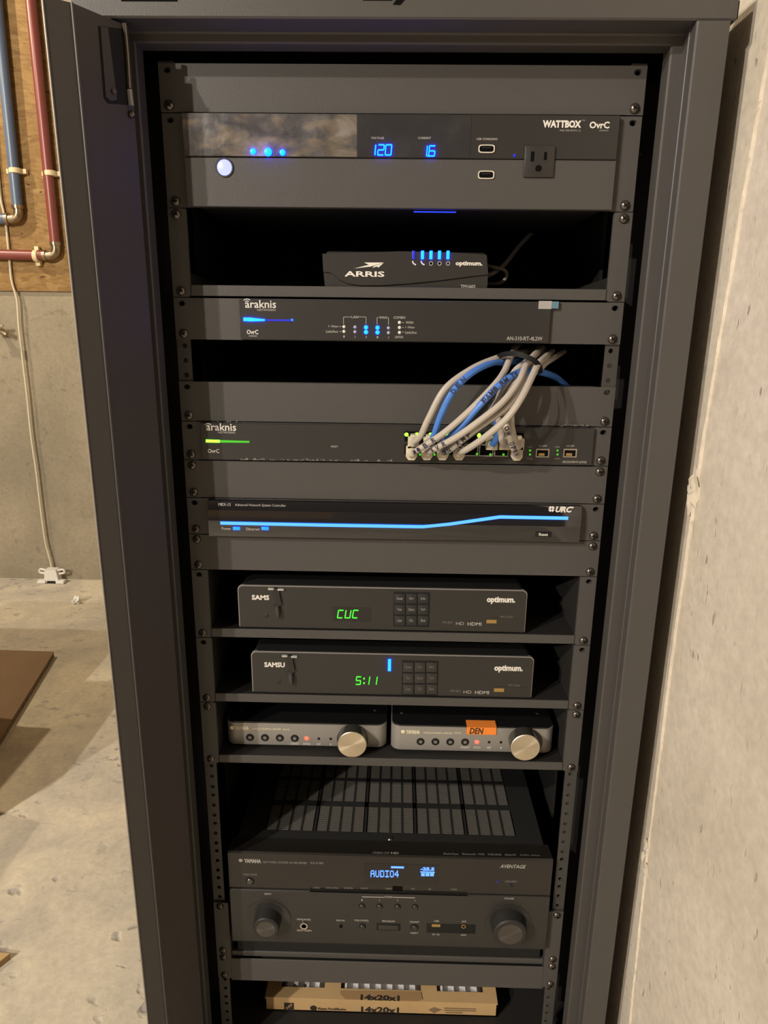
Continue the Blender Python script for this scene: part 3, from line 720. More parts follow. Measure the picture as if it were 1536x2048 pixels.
obj('printed_lines', b, GREYP, t)
for s_, px, py, w in (('LAN', 710, 634, 14), ('WAN', 766, 635, 16), ('COMBO', 799, 635, 24), ('1 Gbps', 667, 653, 20), ('Link/Act', 664, 663, 24), ('WAN', 819, 645, 15), ('1 Gbps', 820, 655, 18), ('Link/Act', 822, 665, 23), ('LAN/WAN', 798, 674, 16)):
    txt(s_, px, py, w, 5, Y, GREYP, t, .02)
txt('AN-310-RT-4L2W', 1049, 677, 72, 8, Y, GREYP, t, .02)
x0, x1, z0, z1 = rectm(1090, 610, 26, 16, Y); b = B(); b.box(x0, x1, Y-.0005, Y, z0, z1); obj('tape_scrap', b, TAPE, t, 'scrap of shiny tape')
x0, x1, z0, z1 = rectm(1110, 610, 14, 14, Y); b = B(); b.box(x0, x1, Y-.0005, Y+.003, z0, z1); obj('tape_scrap', b, BLUETAPE, t, 'scrap of blue tape')

# ------------------------------------------------------------------ switch (U8)
t = panel('network_switch', 'one-unit network switch with a green light bar and plugged cables', 'switch', 8, 1, [(8, 1.5)])
z0, z1 = U(9)+.0012, U(8)-.0012
xl, xr = at(402, 880, Y=-.004).x, at(1188, 885, Y=-.004).x
b = B(); b.box(xl, xr, -.004, .003, z0, z1, .0005, 1); obj('front', b, SATIN, t)
chassis(t, z0, z1, .21, .003, .24)
txt('araknis', 442, 854, 60, 15, Y, WHITE, t, .01); txt('NETWORKS', 453, 865, 35, 4, Y, GREYP, t, .02)
txt('OvrC', 427, 902, 23, 8, Y, WHITE, t, .02); txt('RESET', 669, 893, 14, 3.5, Y, GREYP, t, .02)
q = [C(px, py, Y) for px, py in ((412, 879), (440, 880), (499, 882), (499, 885.5), (440, 885), (412, 884.5))]
b = B(); b.prism([(v.x, v.z) for v in (q[0], q[1], q[4], q[5])], Y-.0008, Y+.0005); obj('light_bar', b, GREEN, t)
b = B(); b.prism([(v.x, v.z) for v in q[1:5]], Y-.0007, Y+.0005); obj('light_bar_tail', b, GREENM, t)
# chipped paint along the edges
b = B()
for k in range(46):
    px = random.uniform(440, 800); h = random.choice((1, 1.2, 1.5, 3, 4)); c0 = C(px, 918.5+(px-440)*.009, Y); w_ = random.uniform(.0006, .003)
    b.prism([(c0.x-w_, c0.z-.0006), (c0.x+w_, c0.z-.0006), (c0.x+random.uniform(-w_, w_)*.5, c0.z+.0006*h)], Y-.0003, Y)
for k in range(16):
    px = random.uniform(1120, 1176); c0 = C(px, 851, Y); w_ = random.uniform(.0006, .0015)
    b.prism([(c0.x-w_, c0.z+.0008), (c0.x+w_, c0.z+.0008), (c0.x, c0.z-.0018*random.random())], Y-.0003, Y)
for k in range(8):
    px = random.uniform(430, 480); c0 = C(px, 843, Y); b.prism([(c0.x-.001, c0.z+.0006), (c0.x+.001, c0.z+.0006), (c0.x, c0.z-.0008)], Y-.0003, Y)
tag(obj('chipped_edge', b, DIMP, t, smooth=False, label='pale chips in the paint of the edge'), kind='stuff')
# jack block
x0, x1 = at(806, 890, Y=Y).x, at(1049, 890, Y=Y).x; zj0, zj1 = at(930, 912, Y=Y).z, at(930, 862, Y=Y).z
pitch = (x1-x0)/8; zmid = (zj0+zj1)/2
for r_ in range(2):
    for k in range(8):
        xa = x0+k*pitch+.0008; xb = xa+pitch-.0016; za, zc = (zmid+.0005, zj1) if r_ == 0 else (zj0, zmid-.0005)
        b = B(); b.box(xa, xb, Y-.0006, Y+.001, za, zc); jk = obj('jack', b, GREYP if 4 <= k <= 6 and r_ == 1 else SATIN, t)
        b = B(); b.box(xa+.0008, xb-.0008, Y-.0009, Y-.0004, za+.0012, zc-.0012); obj('jack_opening', b, HOLE, jk)
for px, py in ((813, 869), (833, 869), (861, 869), (896, 870), (958, 871)): dome(px, py, 4.5, GREEN, t, -.0045, h=.6)
for px, py in ((840, 909), (869, 909), (895, 909), (954, 908), (981, 909), (1007, 909)): dome(px, py, 2.5, GREENM, t, -.005, h=.6)
for cx in (1085, 1140):
    b = B(); rbox(b, cx, 906, 27, 17, Y, .0006, .001); s_ = obj('fibre_port', b, STEEL, t)
    b = B(); rbox(b, cx, 906.5, 22, 12, Y-.0006, .0003, .0); obj('port_cavity', b, HOLE, s_)
    b = B(); rbox(b, cx-2, 909, 12, 5, Y-.0009, .0002, .0); obj('contacts', b, GOLD, s_)
    for py in (901, 909): dome(cx-25, py, 2.2, GREENM, t, Y)
    txt('1G SFP', cx+1, 892, 16, 3.5, Y, GREYP, t, .02); txt('17/18', cx-25, 894, 8, 3, Y, GREYP, t); txt('Link', cx-25, 917, 10, 3, Y, GREYP, t)
txt('AN-210-SW-F-16-POE', 1149, 924, 48, 5, Y, GREYP, t, .02)

# ------------------------------------------------------------------ patch cables
PY_ = {0: 886, 1: 905}
def cable(label, m, plug_px, pts, r=.0035, plugm=PLUG, lower=False, plug=True, word=None, wsize=.0085, wspan=(.3, .6)):
    """pts: (crop px, crop py, Y) along the cable from its plug outwards (crop of 760..1260 x 680..960)"""
    P = [at(760+x/3.072, 680+y/3.072, Y=Yv) for x, y, Yv in pts]
    t = empty('patch_cable', P[0], label, 'cable')
    path = catmull(P, 8)
    b = B(); b.tube(path, r, 10); obj('cord', b, m, t)
    if plug:
        c = P[0]; b = B(); w = .0062
        zc = C(plug_px[0], plug_px[1], -.012); x_, z_ = zc.x, zc.z
        if lower: pr = [(x_-w, z_+.0075), (x_+w, z_+.0075), (x_+w, z_-.0040), (x_+w*.55, z_-.0078), (x_-w*.55, z_-.0078), (x_-w, z_-.0040)]
        else: pr = [(x_-w, z_-.0070), (x_+w, z_-.0070), (x_+w, z_+.0050), (x_+w*.6, z_+.0056), (x_+w*.5, z_+.0084), (x_-w*.5, z_+.0084), (x_-w*.6, z_+.0056), (x_-w, z_+.0050)]
        b.prism(pr, -.0135, .004); pg = obj('plug', b, plugm, t)
        b = B(); b.tube([(x_, -.0125, z_), (x_+(c.x-x_)*.6, -.0165, z_+(c.z-z_)*.6), tuple(c)], [r*1.75, r*1.5, r*1.15], 12); obj('boot', b, plugm, pg)
    if word:
        n = len(path); ln = len(word)
        for k, ch in enumerate(word):
            if ch == ' ': continue
            f = wspan[0]+(wspan[1]-wspan[0])*k/max(1, ln-1); i = min(n-2, max(1, int(f*(n-1)))); p = path[i]+(path[i+1]-path[i])*(f*(n-1)-i)
            tg = (path[i+1]-path[i-1]).normalized(); nn = (CAM-p).normalized(); nn = (nn-tg*nn.dot(tg)).normalized(); upv = nn.cross(tg).normalized()
            if upv.z < 0: upv = -upv; tg = -tg
            rot = Matrix((tg, -nn, upv)).transposed()
            # columns: x -> tangent, y -> away from the viewer, z -> up across the jacket
            txt3(ch, p+nn*(r+.0003), r*1.35, r*1.6, INK, t, rot, .02)
    return t
g0 = 'patch cables plugged into the switch'
TIE = [-.004]
cable('grey patch cable in the upper left port, arching outermost over the bundle', CABG, (827, 884), [(205, 630, -.020), (250, 588, -.032), (300, 480, -.040), (400, 300, -.042), (560, 180, -.03), (700, 118, -.012), (790, 95, .006), (900, 70, .06), (980, 40, .14)])
cable('bright blue patch cable marked DEN, arching beside the outermost grey cable', CABB, (858, 885), [(305, 640, -.020), (325, 605, -.030), (375, 460, -.040), (450, 315, -.043), (560, 205, -.036), (690, 140, -.016), (780, 138, .004), (880, 120, .06), (960, 90, .14)], r=.0035, word='DEN', wspan=(.375, .445))
cable('grey patch cable in the lower left port, lying along the FAM. RM TV cable', CABG, (823, 906), [(205, 692, -.022), (250, 665, -.034), (400, 565, -.044), (560, 425, -.048), (700, 280, -.042), (760, 200, -.028), (800, 110, -.006), (830, 50, .05), (860, 20, .13)], lower=True, word='M.BR', wspan=(.08, .20))
cable('bright blue patch cable marked FAM. RM TV', CABB, (886, 885), [(385, 635, -.022), (430, 595, -.036), (510, 520, -.044), (610, 405, -.05), (720, 290, -.05), (820, 215, -.04), (890, 192, -.02), (980, 195, .0), (1070, 225, .02), (1135, 275, .03), (1170, 310, .04)], r=.0037, word='FAM. RM TV', wspan=(.33, .50))
cable('grey patch cable in the second lower port, marked AVR', CABG, (854, 906), [(298, 690, -.024), (350, 662, -.038), (480, 590, -.05), (620, 490, -.056), (750, 385, -.056), (850, 260, -.046), (900, 150, -.026), (950, 90, .0), (1000, 50, .07)], lower=True, word='AVR', wspan=(.10, .18))
cable('grey patch cable in the third lower port, marked DEN AMP', CABG, (885, 906), [(395, 692, -.024), (440, 665, -.036), (540, 585, -.046), (660, 500, -.05), (780, 410, -.05), (850, 300, -.044), (890, 170, -.03), (930, 110, -.004), (990, 60, .05)], lower=True, word='DEN AMP', wspan=(.04, .26))
cable('grey patch cable in the fourth lower port, crossing in front of the others', CABG, (918, 906), [(485, 692, -.026), (540, 668, -.042), (660, 585, -.06), (780, 480, -.068), (860, 370, -.066), (920, 255, -.052), (970, 150, -.03), (1010, 110, -.002), (1060, 70, .06)], lower=True)
cable('grey patch cable behind the crossing ones, from the fourth upper port', CABG, (912, 885), [(480, 630, -.018), (540, 590, -.022), (620, 520, -.026), (720, 380, -.028), (760, 290, -.026), (830, 190, -.02), (885, 145, -.012), (960, 90, .02), (1010, 70, .08)])
cable('dark blue patch cable looping down behind the grey cables', CABB, (984, 887), [(690, 642, -.020), (715, 605, -.028), (720, 540, -.030), (712, 470, -.022), (760, 400, -.018), (820, 300, -.018), (860, 240, -.014), (900, 190, .0), (940, 150, .05)], r=.0034)
cable('grey patch cable in the upper port right of the short blue one', CABG, (1010, 887), [(762, 650, -.022), (748, 610, -.032), (738, 530, -.034), (720, 450, -.028), (735, 340, -.02), (800, 240, -.012), (870, 170, .0), (930, 130, .05)])
cable('grey patch cable with black handwriting in the last lower port', CABG, (1034, 907), [(842, 712, -.026), (815, 650, -.042), (785, 560, -.05), (762, 470, -.044), (770, 370, -.034), (830, 260, -.02), (890, 180, -.004), (950, 130, .05)], lower=True, word='WRPO WORK', wspan=(.06, .40))
cable('grey patch cable in the last upper port', CABG, (1037, 887), [(848, 655, -.022), (822, 595, -.032), (806, 500, -.036), (815, 410, -.032), (850, 330, -.026), (900, 230, -.014), (950, 160, .0), (1000, 120, .05)])
# short stubs and the strap
P = [at(760+x/3.072, 680+y/3.072, Y=v) for x, y, v in ((985, 175, .0), (1020, 140, .01), (1070, 108, .03), (1130, 70, .08))]
b = B(); b.tube(catmull(P, 6), .0034, 10); tag(obj('loose_cord', b, CABG), 'short grey cord leaving the strap towards the dark rear', 'cord')
b = B()
sp = [at(760+x/3.072, 680+y/3.072, Y=v) for x, y, v in ((722, 108, -.008), (760, 88, -.022), (830, 84, -.036), (890, 100, -.042), (945, 125, -.042), (980, 165, -.030), (985, 205, -.010))]
sp = catmull(sp, 6); prev = None
for i, p in enumerate(sp):
    tg = (sp[min(i+1, len(sp)-1)]-sp[max(i-1, 0)]).normalized(); nn = Vector((0, -1, 0)); nn = (nn-tg*nn.dot(tg)).normalized(); u = nn.cross(tg)
    if u.z < 0: u = -u
    w = .0026
    cur = [b.bm.verts.new(p+u*w+nn*.0008), b.bm.verts.new(p-u*w+nn*.0008), b.bm.verts.new(p-u*w-nn*.0004), b.bm.verts.new(p+u*w-nn*.0004)]
    if prev:
        for k in range(4): b._f([prev[k], prev[(k+1) % 4], cur[(k+1) % 4], cur[k]])
    prev = cur
tag(obj('hook_strap', b, BLACK), 'black hook-and-loop strap tying the patch cables together', 'strap')

# ------------------------------------------------------------------ system controller (U10)
t = panel('system_controller', 'glossy black controller with a long bent blue light line', 'controller', 10, 1, [(10, 1.5)])
z0, z1 = U(11)+.0012, U(10)-.0012
xl, xr = at(416, 1035, Y=-.010).x, at(1162, 1045, Y=-.010).x
zk = z0+(z1-z0)*.42
b = B(); b.prism([(-.010, z0), (-.010, zk), (-.0105, zk+.001), (-.0085, z1-.004), (-.006, z1), (.003, z1), (.003, z0)], xl, xr, 'x'); obj('front', b, mat('piano_black', (.012, .012, .014), .06, 0, .8, coat=.4, bump=.03, bscale=14), t)
chassis(t, z0, z1, .21, .003, .26)
Y = -.0105
lp = [C(px, py, Y) for px, py in ((441, 1046), (640, 1050), (845, 1053.5), (900, 1048), (1000, 1034), (1136, 1036.5))]
b = B(); n = len(lp); hw = .0017; tri = []
top = []; bot = []
for i, p in enumerate(lp):
    a = lp[max(i-1, 0)]; c = lp[min(i+1, n-1)]; d = Vector((c.x-a.x, c.z-a.z)).normalized(); nn = Vector((-d.y, d.x))
    top.append((p.x+nn.x*hw, p.z+nn.y*hw)); bot.append((p.x-nn.x*hw, p.z-nn.y*hw))
b.prism(top+bot[::-1], Y-.0008, Y+.001); obj('light_line', b, BLUEW, t, 'bent glowing blue line')
for px in (473, 530): b = B(); rbox(b, px, 1057, 14, 6, Y, .0006, .001, .0003); obj('indicator_light', b, BLUE, t)
txt('Power', 453, 1057, 19, 6, Y, GREYP, t, .02); txt('Ethernet', 506, 1058, 27, 6, Y, GREYP, t, .02)
b = B(); rbox(b, 1087, 1069, 32, 9, Y, .0004, .001, .0002); obj('reset_plate', b, BLACK, t); txt('Reset', 1087, 1069, 18, 5.5, Y-.0004, WHITE, t, .02)
txt('MRX-15', 449, 1009, 25, 6, -.0095, GREYP, t, .02); txt('Advanced Network System Controller', 521, 1011, 102, 6.5, -.0095, GREYP, t, .01)
txt('URC', 1128, 1019, 34, 12, -.0098, WHITE, t, .05, .25)
c = C(1103, 1018, -.0100); b = B()
for k in range(4):
    a = math.pi/4+k*math.pi/2; b.prism([(c.x+.0038*math.cos(a+da)*s, c.z+.0038*math.sin(a+da)*s) for da, s in ((-.5, 1), (.5, 1), (.9, .35), (-.9, .35))], -.0104, -.0098)
obj('pinwheel_logo', b, WHITE, t, smooth=False); dome(1146, 1015, 1.6, WHITE, t, -.0098, 'registered_mark', .2)

# ------------------------------------------------------------------ set-top boxes
def roundtop(x0, x1, z0, z1, r, n=6):
    pts = [(x0, z0), (x1, z0)]
    pts += [(x1-r+r*math.cos(a), z1-r+r*math.sin(a)) for a in [math.pi/2*k/n for k in range(n+1)]]
    pts += [(x0+r-r*math.sin(a), z1-r+r*math.cos(a)) for a in [math.pi/2*k/n for k in range(n+1)]]
    return pts
def set_top(label, zbase, x0, x1, ztop, ox, oy, sams, shx):
    """ox, oy: pixel offset of this front relative to the upper box"""
    Y = .003
    t = empty('set_top_box', ((x0+x1)/2, .1, zbase), label, 'set-top box')
    zb = zbase+.0025
    b = B(); b.prism(roundtop(x0+.0012, x1-.0012, zb, ztop+.0005, .009), .006, .235); obj('body', b, BLACK, t)
    b = B(); b.prism(roundtop(x0, x1, zb, ztop, .006), .0042, .008); obj('trim_edge', b, SILVER, t, 'thin grey edge around the front')
    b = B(); b.prism(roundtop(x0+.0013, x1-.0013, zb, ztop-.0013, .005), Y, .008); obj('front', b, STBM, t)
    b = B()
    for fx in (x0+.03, x1-.03): b.cyl((fx, .03, zbase-.0003), .008, 0, .003, 14, ax='z'); b.cyl((fx, .2, zbase-.0003), .008, 0, .003, 14, ax='z')
    obj('foot', b, BLACK, t)
    txt(sams, *shx, 10, Y, WHITE, t, .04)
    txt('optimum.', 1002+ox[0], 1201+oy[0], 57, 15, Y, WHITE, t, .045)
    txt('dolby digital', 895+ox[0], 1245+oy[0], 20, 6, Y, DIMP, t); txt('HD', 920+ox[0], 1247+oy[0], 16, 6, Y, GREYP, t); txt('HDMI', 949+ox[0], 1248+oy[0], 28, 6.5, Y, GREYP, t, .02)
    txt('SMT-C5320', 1013+ox[0], 1234+oy[0], 24, 4, Y, DIMP, t)
    b = B(); rbox(b, 1005+ox[0], 1244+oy[0], 66, 15, Y, .0004, .001); f = obj('port_door', b, STBM, t)
    b = B(); rbox(b, 983+ox[0], 1243+oy[0], 20, 7, Y-.0004, .0003, 0); obj('usb_contacts', b, GOLD, f)
    kx, ky = 823+ox[1], 1219+oy[1]
    b = B(); rbox(b, kx, ky, 72, 69, Y, .0004, .001); kp = obj('keypad', b, BLACK, t)
    for i, row in enumerate((('Guide', 'Ch+', 'Info'), ('Vol-', 'Select', 'Vol+'), ('List', 'Ch-', 'Exit'))):
        for j, s_ in enumerate(row):
            b = B(); rbox(b, kx+(j-1)*23.5, ky+(i-1)*22, 21, 19, Y-.0004, .0009, 0, .0004); kk = obj('key', b, SATIN if oy[0] else CHAS, kp)
            txt(s_, kx+(j-1)*23.5, ky+(i-1)*22, 12 if len(s_) > 4 else 9, 5, Y-.0013, GREYP if oy[0] == 0 else DIMP, t)
    return t
sb = set_top('black set-top box on the upper shelf showing green letters', zs2, -.1880, .1618, at(760, 1176, Y=.003).z, (0, 0), (0, 0), 'SAMS', (521, 1195, 35))
b = B(); rbox(b, 704, 1229, 76, 28, .003, .0003, 0); obj('display_window', b, GLOSS, sb)
for ch, px in (('C', 681), ('U', 696), ('C', 711)): digit(ch, px, 1228, 12, 17, .0025, GREENS, sb, .15)
dome(533, 1231, 5, CHAS, sb, .003, 'sensor_eye', .2)
sb = set_top('black set-top box on the lower shelf showing a green clock', zs3, -.1752, .1758, at(780, 1309, Y=.003).z, (15, 17), (137, 137), 'SAMSU', (549, 1329.5, 41))
for ch, px in (('5', 717), ('1', 734), ('1', 749)): digit(ch, px, 1361, 11, 17, .0026, GREENS, sb, .12)
for py in (1357, 1366): b = B(); rbox(b, 728, py, 3, 3, .0026, .0006, 0); obj('display_colon', b, GREENS, sb)
b = B(); rbox(b, 779, 1330, 6, 24, .0028, .0008, 0, .0003); obj('indicator_light', b, BLUEH, sb)
dome(558, 1363, 5, CHAS, sb, .003, 'sensor_eye', .2)
def emitter(label, px, py):
    """infrared emitter bud stuck on the front with a curl of tape over the top edge"""
    c = C(px, py, .001); t = empty('infrared_emitter', (c.x, .0, c.z), label, 'emitter')
    tp = C(px-1, py-43, .002)
    b = B(); P = [(tp.x-.002, .012, tp.z+.0022), (tp.x-.002, .0015, tp.z+.0022), (tp.x-.001, .0010, tp.z-.006), (tp.x+.002, .0008, tp.z-.018), (c.x-.003, .0004, c.z+.006)]
    prev = None
    for i, p in enumerate(P):
        w = (.0045, .0045, .0042, .0034, .003)[i]
        cur = [b.bm.verts.new((p[0]-w, p[1], p[2])), b.bm.verts.new((p[0]+w, p[1]-.0006, p[2])), b.bm.verts.new((p[0]+w, p[1]+.0002, p[2])), b.bm.verts.new((p[0]-w, p[1]+.0006, p[2]))]
        if prev:
            for k in range(4): b._f([prev[k], prev[(k+1) % 4], cur[(k+1) % 4], cur[k]])
        prev = cur
    obj('tape_strip', b, BTAPE, t)
    b = B(); b.box(tp.x-.0105, tp.x-.0035, .0, .004, tp.z+.0004, tp.z+.0026, .0004); b.box(tp.x+.001, tp.x+.0085, -.0005, .004, tp.z, tp.z+.0022, .0004); obj('tape_end', b, TAPE, t, 'shiny ends of clear tape')
    b = B(); b.tube([(c.x, .001, c.z+.007), (c.x, -.0005, c.z+.005), (c.x+.0003, -.001, c.z-.003), (c.x+.0004, -.0006, c.z-.0075)], [.0022, .0030, .0030, .0018], 10); obj('emitter_bud', b, KNOBD, t)
emitter('small infrared emitter taped on the front of the upper set-top box', 555, 1223)
emitter('small infrared emitter taped on the front of the lower set-top box', 582, 1357)

# ------------------------------------------------------------------ streaming amplifiers
def amp(label, x0, x1, Y, knob, ring, cols, note=None, yam=None, base=0):
    zb = zs4+.0042; zt = at((knob[0]+base)/2, knob[2], Y=Y).z
    t = empty('streaming_amplifier', ((x0+x1)/2, Y+.1, zs4), label, 'amplifier')
    def plan(i, r=.013, n=6):
        P = []
        for cx, cy_, a0 in ((x0+i+r, Y+i+r, math.pi), (x1-i-r, Y+i+r, 1.5*math.pi), (x1-i-r, Y+.19-i-r, 0), (x0+i+r, Y+.19-i-r, .5*math.pi)):
            P += [(cx+r*math.cos(a0+math.pi/2*k/n), cy_+r*math.sin(a0+math.pi/2*k/n)) for k in range(n+1)]
        return P
    b = B(); b.prism(plan(0), zb, zt, 'z'); obj('housing', b, SILVER, t)
    b = B(); b.prism(plan(.0012, .012), zt, zt+.0015, 'z'); obj('top_plate', b, GLOSS, t, 'glossy black top')
    b = B()
    for fx in (x0+.03, x1-.03):
        for fy in (Y+.03, Y+.16): b.cyl((fx, fy, zs4-.0002), .008, 0, .0046, 12, ax='z')
    obj('foot', b, BLACK, t)
    for px, py in ((x0+.014, Y+.03), (x1-.016, Y+.035)):
        b = B(); b.lathe([(0, .0028), (.0022, .0024), (.003, .0014)], (px, py, zt), 12, 'z'); obj('top_stud', b, SCREW, t)
    c = C(ring[0], ring[1], Y); r = ring[2]*mpp(*ring[:2], Y)[0]
    b = B(); b.lathe([(r*.85, -.0008), (r*.97, -.0006), (r, .001)], c, 40); obj('knob_recess', b, SATIN, t)
    kf = Y-.019; c = C(knob[0], knob[1], kf); r = knob[3]*mpp(knob[0], knob[1], kf)[0]
    ca = C(ring[0], ring[1], Y); b = B(); b.lathe([(r*.96, .0003), (r*1.0, .0012), (r*1.0, .018)], c, 48); kn = obj('volume_knob', b, KNOBD, t, 'large round champagne knob')
    b = B(); b.lathe([(0, -.0004), (r*.5, -.0003), (r*.95, 0), (r*.985, .0006)], c, 48); obj('knob_face', b, KNOBM, kn)
    (bx, by), dx, dy = cols
    for k in range(4):
        px, py = bx+dx*k, by+dy*k; c = C(px, py, Y); r = 8*mpp(px, py, Y)[0]
        b = B(); b.lathe([(r, .001), (r, -.0004), (r*.9, -.0008), (0, -.0008)], c, 20); bt = obj('button', b, BLACK, t)
        b = B(); b.lathe([(r*.45, -.0007), (r*.45, -.0010), (r*.28, -.0010)], c, 12); obj('button_mark', b, DIMP, bt)
    px, py = bx+dx*3.8, by+dy*3.8; dome(px, py, 4.5, RED, t, Y, h=.5)
    for k in (4.62, 5.42): dome(bx+dx*k, by+dy*k, 3, BLACK, t, Y, h=.3)
    for s_, k, w in (('CONNECT', 3, 18), ('STATUS', 3.8, 14), ('NET', 4.62, 8), ('B', 5.42, 3)): txt(s_, bx+dx*k, by+dy*k+11, w, 4, Y, WHITE, t, .02)
    txt('YAMAHA', *yam[0], 28, 8, Y, GOLDP, t, .05); dome(yam[0][0]-20, yam[0][1]-.5, 4, GOLDP, t, Y-.0003, 'round_logo', .08, 16)
    txt('WIRELESS STREAMING AMPLIFIER', *yam[1], 58, 4, Y, GOLDP, t, .01); txt('WXA-50', *yam[2], 14, 4, Y, GOLDP, t, .01)
    return t, zt
KNOBM = bpy.data.materials.new('brushed_knob'); KNOBM.use_nodes = True
nt = KNOBM.node_tree; pb = nt.nodes['Principled BSDF']; pb.inputs['Base Color'].default_value = (.66, .58, .44, 1); pb.inputs['Metallic'].default_value = .85; pb.inputs['Roughness'].default_value = .33
pb.inputs['Anisotropic'].default_value = .85; tn = nt.nodes.new('ShaderNodeTangent'); tn.direction_type = 'RADIAL'; tn.axis = 'Y'; nt.links.new(tn.outputs[0], pb.inputs['Tangent'])
amp('left of the two silver-fronted amplifiers, without a note', -.2165, -.0055, .020, (704, 1490, 1448.5, 29.5), (705, 1479, 32), ((500, 1474.5), 29.8, .6), yam=((484, 1456), (533, 1458), (572, 1459)), base=520)
t, zt = amp('silver-fronted amplifier with an orange note stuck on it', .0005, .2120, .016, (1051, 1496, 1455, 30), (1053, 1485, 33), ((841, 1483), 29.7, .3), yam=((826, 1464), (876, 1466), (915, 1466)), base=800)
q0 = C(934, 1447, .0155); q1 = C(992, 1469, .0155)
b = B(); b.box(q0.x, q1.x, .0145, .0156, q1.z, zt+.0022); b.box(q0.x, q1.x, .0145, .030, zt+.0018, zt+.0024); nt_ = obj('paper_note', b, ORANGE, t, 'orange paper note marked DEN')
txt('DEN', 953, 1462, 28, 12, .0144, PRINT, nt_, .02, .2)

# ------------------------------------------------------------------ receiver shelf (U23-U25) and receiver
z25 = at(800, 1926, Y=0).z; zlow = at(800, 1969, Y=0).z; ztray = at(800, 1912, Y=.003).z
t = empty('rack_shelf', (0, 0, zlow), 'deep black rack shelf carrying the large receiver', 'shelf')
scr = [(23, .25), (24, 1.5), (25, .25), (25, 1.5)]
for sx in (-1, 1):
    b = B(); ear_strip(b, sx, 23, 3, scr, .2225); a, c = sorted((sx*.2225, sx*EX)); rim(b, a, c, U(26)+.0005, U(23)-.0005, 0, .0026)
    a, c = sorted((sx*.2225, sx*.2213)); b.box(a, c, .0, .30, zlow, U(23)-.001)
    obj('side_ear', b, PAINT, t, smooth=False, normals=False)
b = B(); b.box(-.2215, .2215, -.0005, .0015, zlow, z25, .0004, 1); obj('front_lip', b, PAINT, t)
b = B(); b.box(-.2212, .2212, .004, .012, ztray-.009, ztray, .0006, 1); obj('tray_edge', b, PAINT, t)
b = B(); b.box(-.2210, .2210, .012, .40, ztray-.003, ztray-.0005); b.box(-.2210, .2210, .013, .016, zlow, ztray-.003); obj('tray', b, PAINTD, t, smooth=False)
for u, h in scr:
    for sx in (-1, 1): screw(t, sx, u, h)

zb = ztray; x0, x1 = -.2160, .2190
zT = -.938; zc = at(780, 1783, Y=-.006).z; zbot = at(780, 1890, Y=-.006).z
t = empty('av_receiver', (0, .18, zb), 'large black audio video receiver with two knobs and blue display', 'receiver')
b = B(); b.box(x0+.006, x1-.006, .022, .38, zbot, zT-.003); obj('case', b, CHAS, t)
zf = at(780, 1714, Y=-.006).z
b = B(); b.prism([(-.006, zc), (-.006, zf), (-.004, zf+.002), (.020, zT+.0005), (.026, zT+.0005), (.026, zc)], x0, x1, 'x'); obj('upper_front', b, mat('smoked_panel', (.018, .016, .014), .22, 0, .55), t)
b = B(); b.prism([(-.0085, zbot+.004), (-.0065, zbot), (.026, zbot), (.026, zc-.0006), (-.0075, zc-.0006), (-.0085, zc-.002)], x0+.0005, x1-.0005, 'x'); obj('lower_front', b, SATIN, t)
b = B(); b.box(x0+.004, x1-.004, .004, .30, zb+.002, zbot+.002); obj('underside', b, BLACK, t)
b = B()
for fx in (x0+.05, x1-.05):
    for fy in (.04, .33): b.cyl((fx, fy, zb-.0004), .022, 0, .01, 20, ax='z')
obj('foot', b, BLACK, t)
# top cover with its grille cells
GY0, GY1 = .0405, .260
gx0, gx1 = -.1735, .1765
rowsY = [(.0425, .0945), (.1060, .1535), (.1610, .2080)]
b = B(); zt = zT
gp = (gx1-gx0+.006)/5
def bars(b, xs, ys, z0, z1):
    for xa, xb in xs:
        for ya, yb in ys: b.box(xa, xb, ya, yb, z0, z1)
b.box(x0+.006, x1-.006, .024, rowsY[0][0], zt-.0025, zt); b.box(x0+.006, x1-.006, rowsY[2][1], .38, zt-.0025, zt)
b.box(x0+.006, gx0, rowsY[0][0], rowsY[2][1], zt-.0025, zt); b.box(gx1, x1-.006, rowsY[0][0], rowsY[2][1], zt-.0025, zt)
for k in range(2): b.box(gx0, gx1, rowsY[k][1], rowsY[k+1][0], zt-.0025, zt)
for g in range(4):
    xa = gx0+gp*(g+1)-.006; b.box(xa, xa+.006, rowsY[0][0], rowsY[2][1], zt-.0025, zt)
obj('top_cover', b, CHAS, t, smooth=False)
b = B(); b.box(gx0, gx1, rowsY[0][0], rowsY[2][1], zt-.035, zt-.032); obj('inner_board', b, mat('inside_board', (.03, .035, .02), .5, var=.9, vscale=30), t)
b = B()
for xa, ya, w, d, h in ((-.09, .06, .012, .012, .02), (-.075, .12, .02, .008, .022), (-.03, .07, .01, .01, .018), (.04, .08, .03, .012, .02), (.07, .06, .01, .02, .024), (.12, .07, .035, .01, .026), (.13, .12, .03, .01, .024), (.06, .05, .01, .01, .02), (.155, .06, .012, .03, .026)):
    b.box(xa, xa+w, ya, ya+d, zt-.032, zt-.032+h, .001, 1)
obj('inner_components', b, STEEL, t)
SLAT = mat('grille_steel', (.14, .133, .12), .4, .3, .5)
for g in range(5):
    a0 = gx0+gp*g; wdt = gp-.006; cw = (wdt-3*.0028)/4
    for k in range(4):
        xa = a0+k*(cw+.0028)
        for (ya, yb), ns in zip(rowsY, (13, 12, 12)):
            b = B(); pch = (yb-ya)/ns
            for j in range(ns): b.box(xa, xa+cw, ya+pch*j+pch*.48, ya+pch*(j+1), zt-.0016, zt-.0002)
            b.mi = 1; b.box(xa-.0014, xa, ya, yb, zt-.0016, zt); b.box(xa+cw, xa+cw+.0014, ya, yb, zt-.0016, zt)
            o_ = obj('vent_grille', b, [SLAT, PAINTD], t, smooth=False)
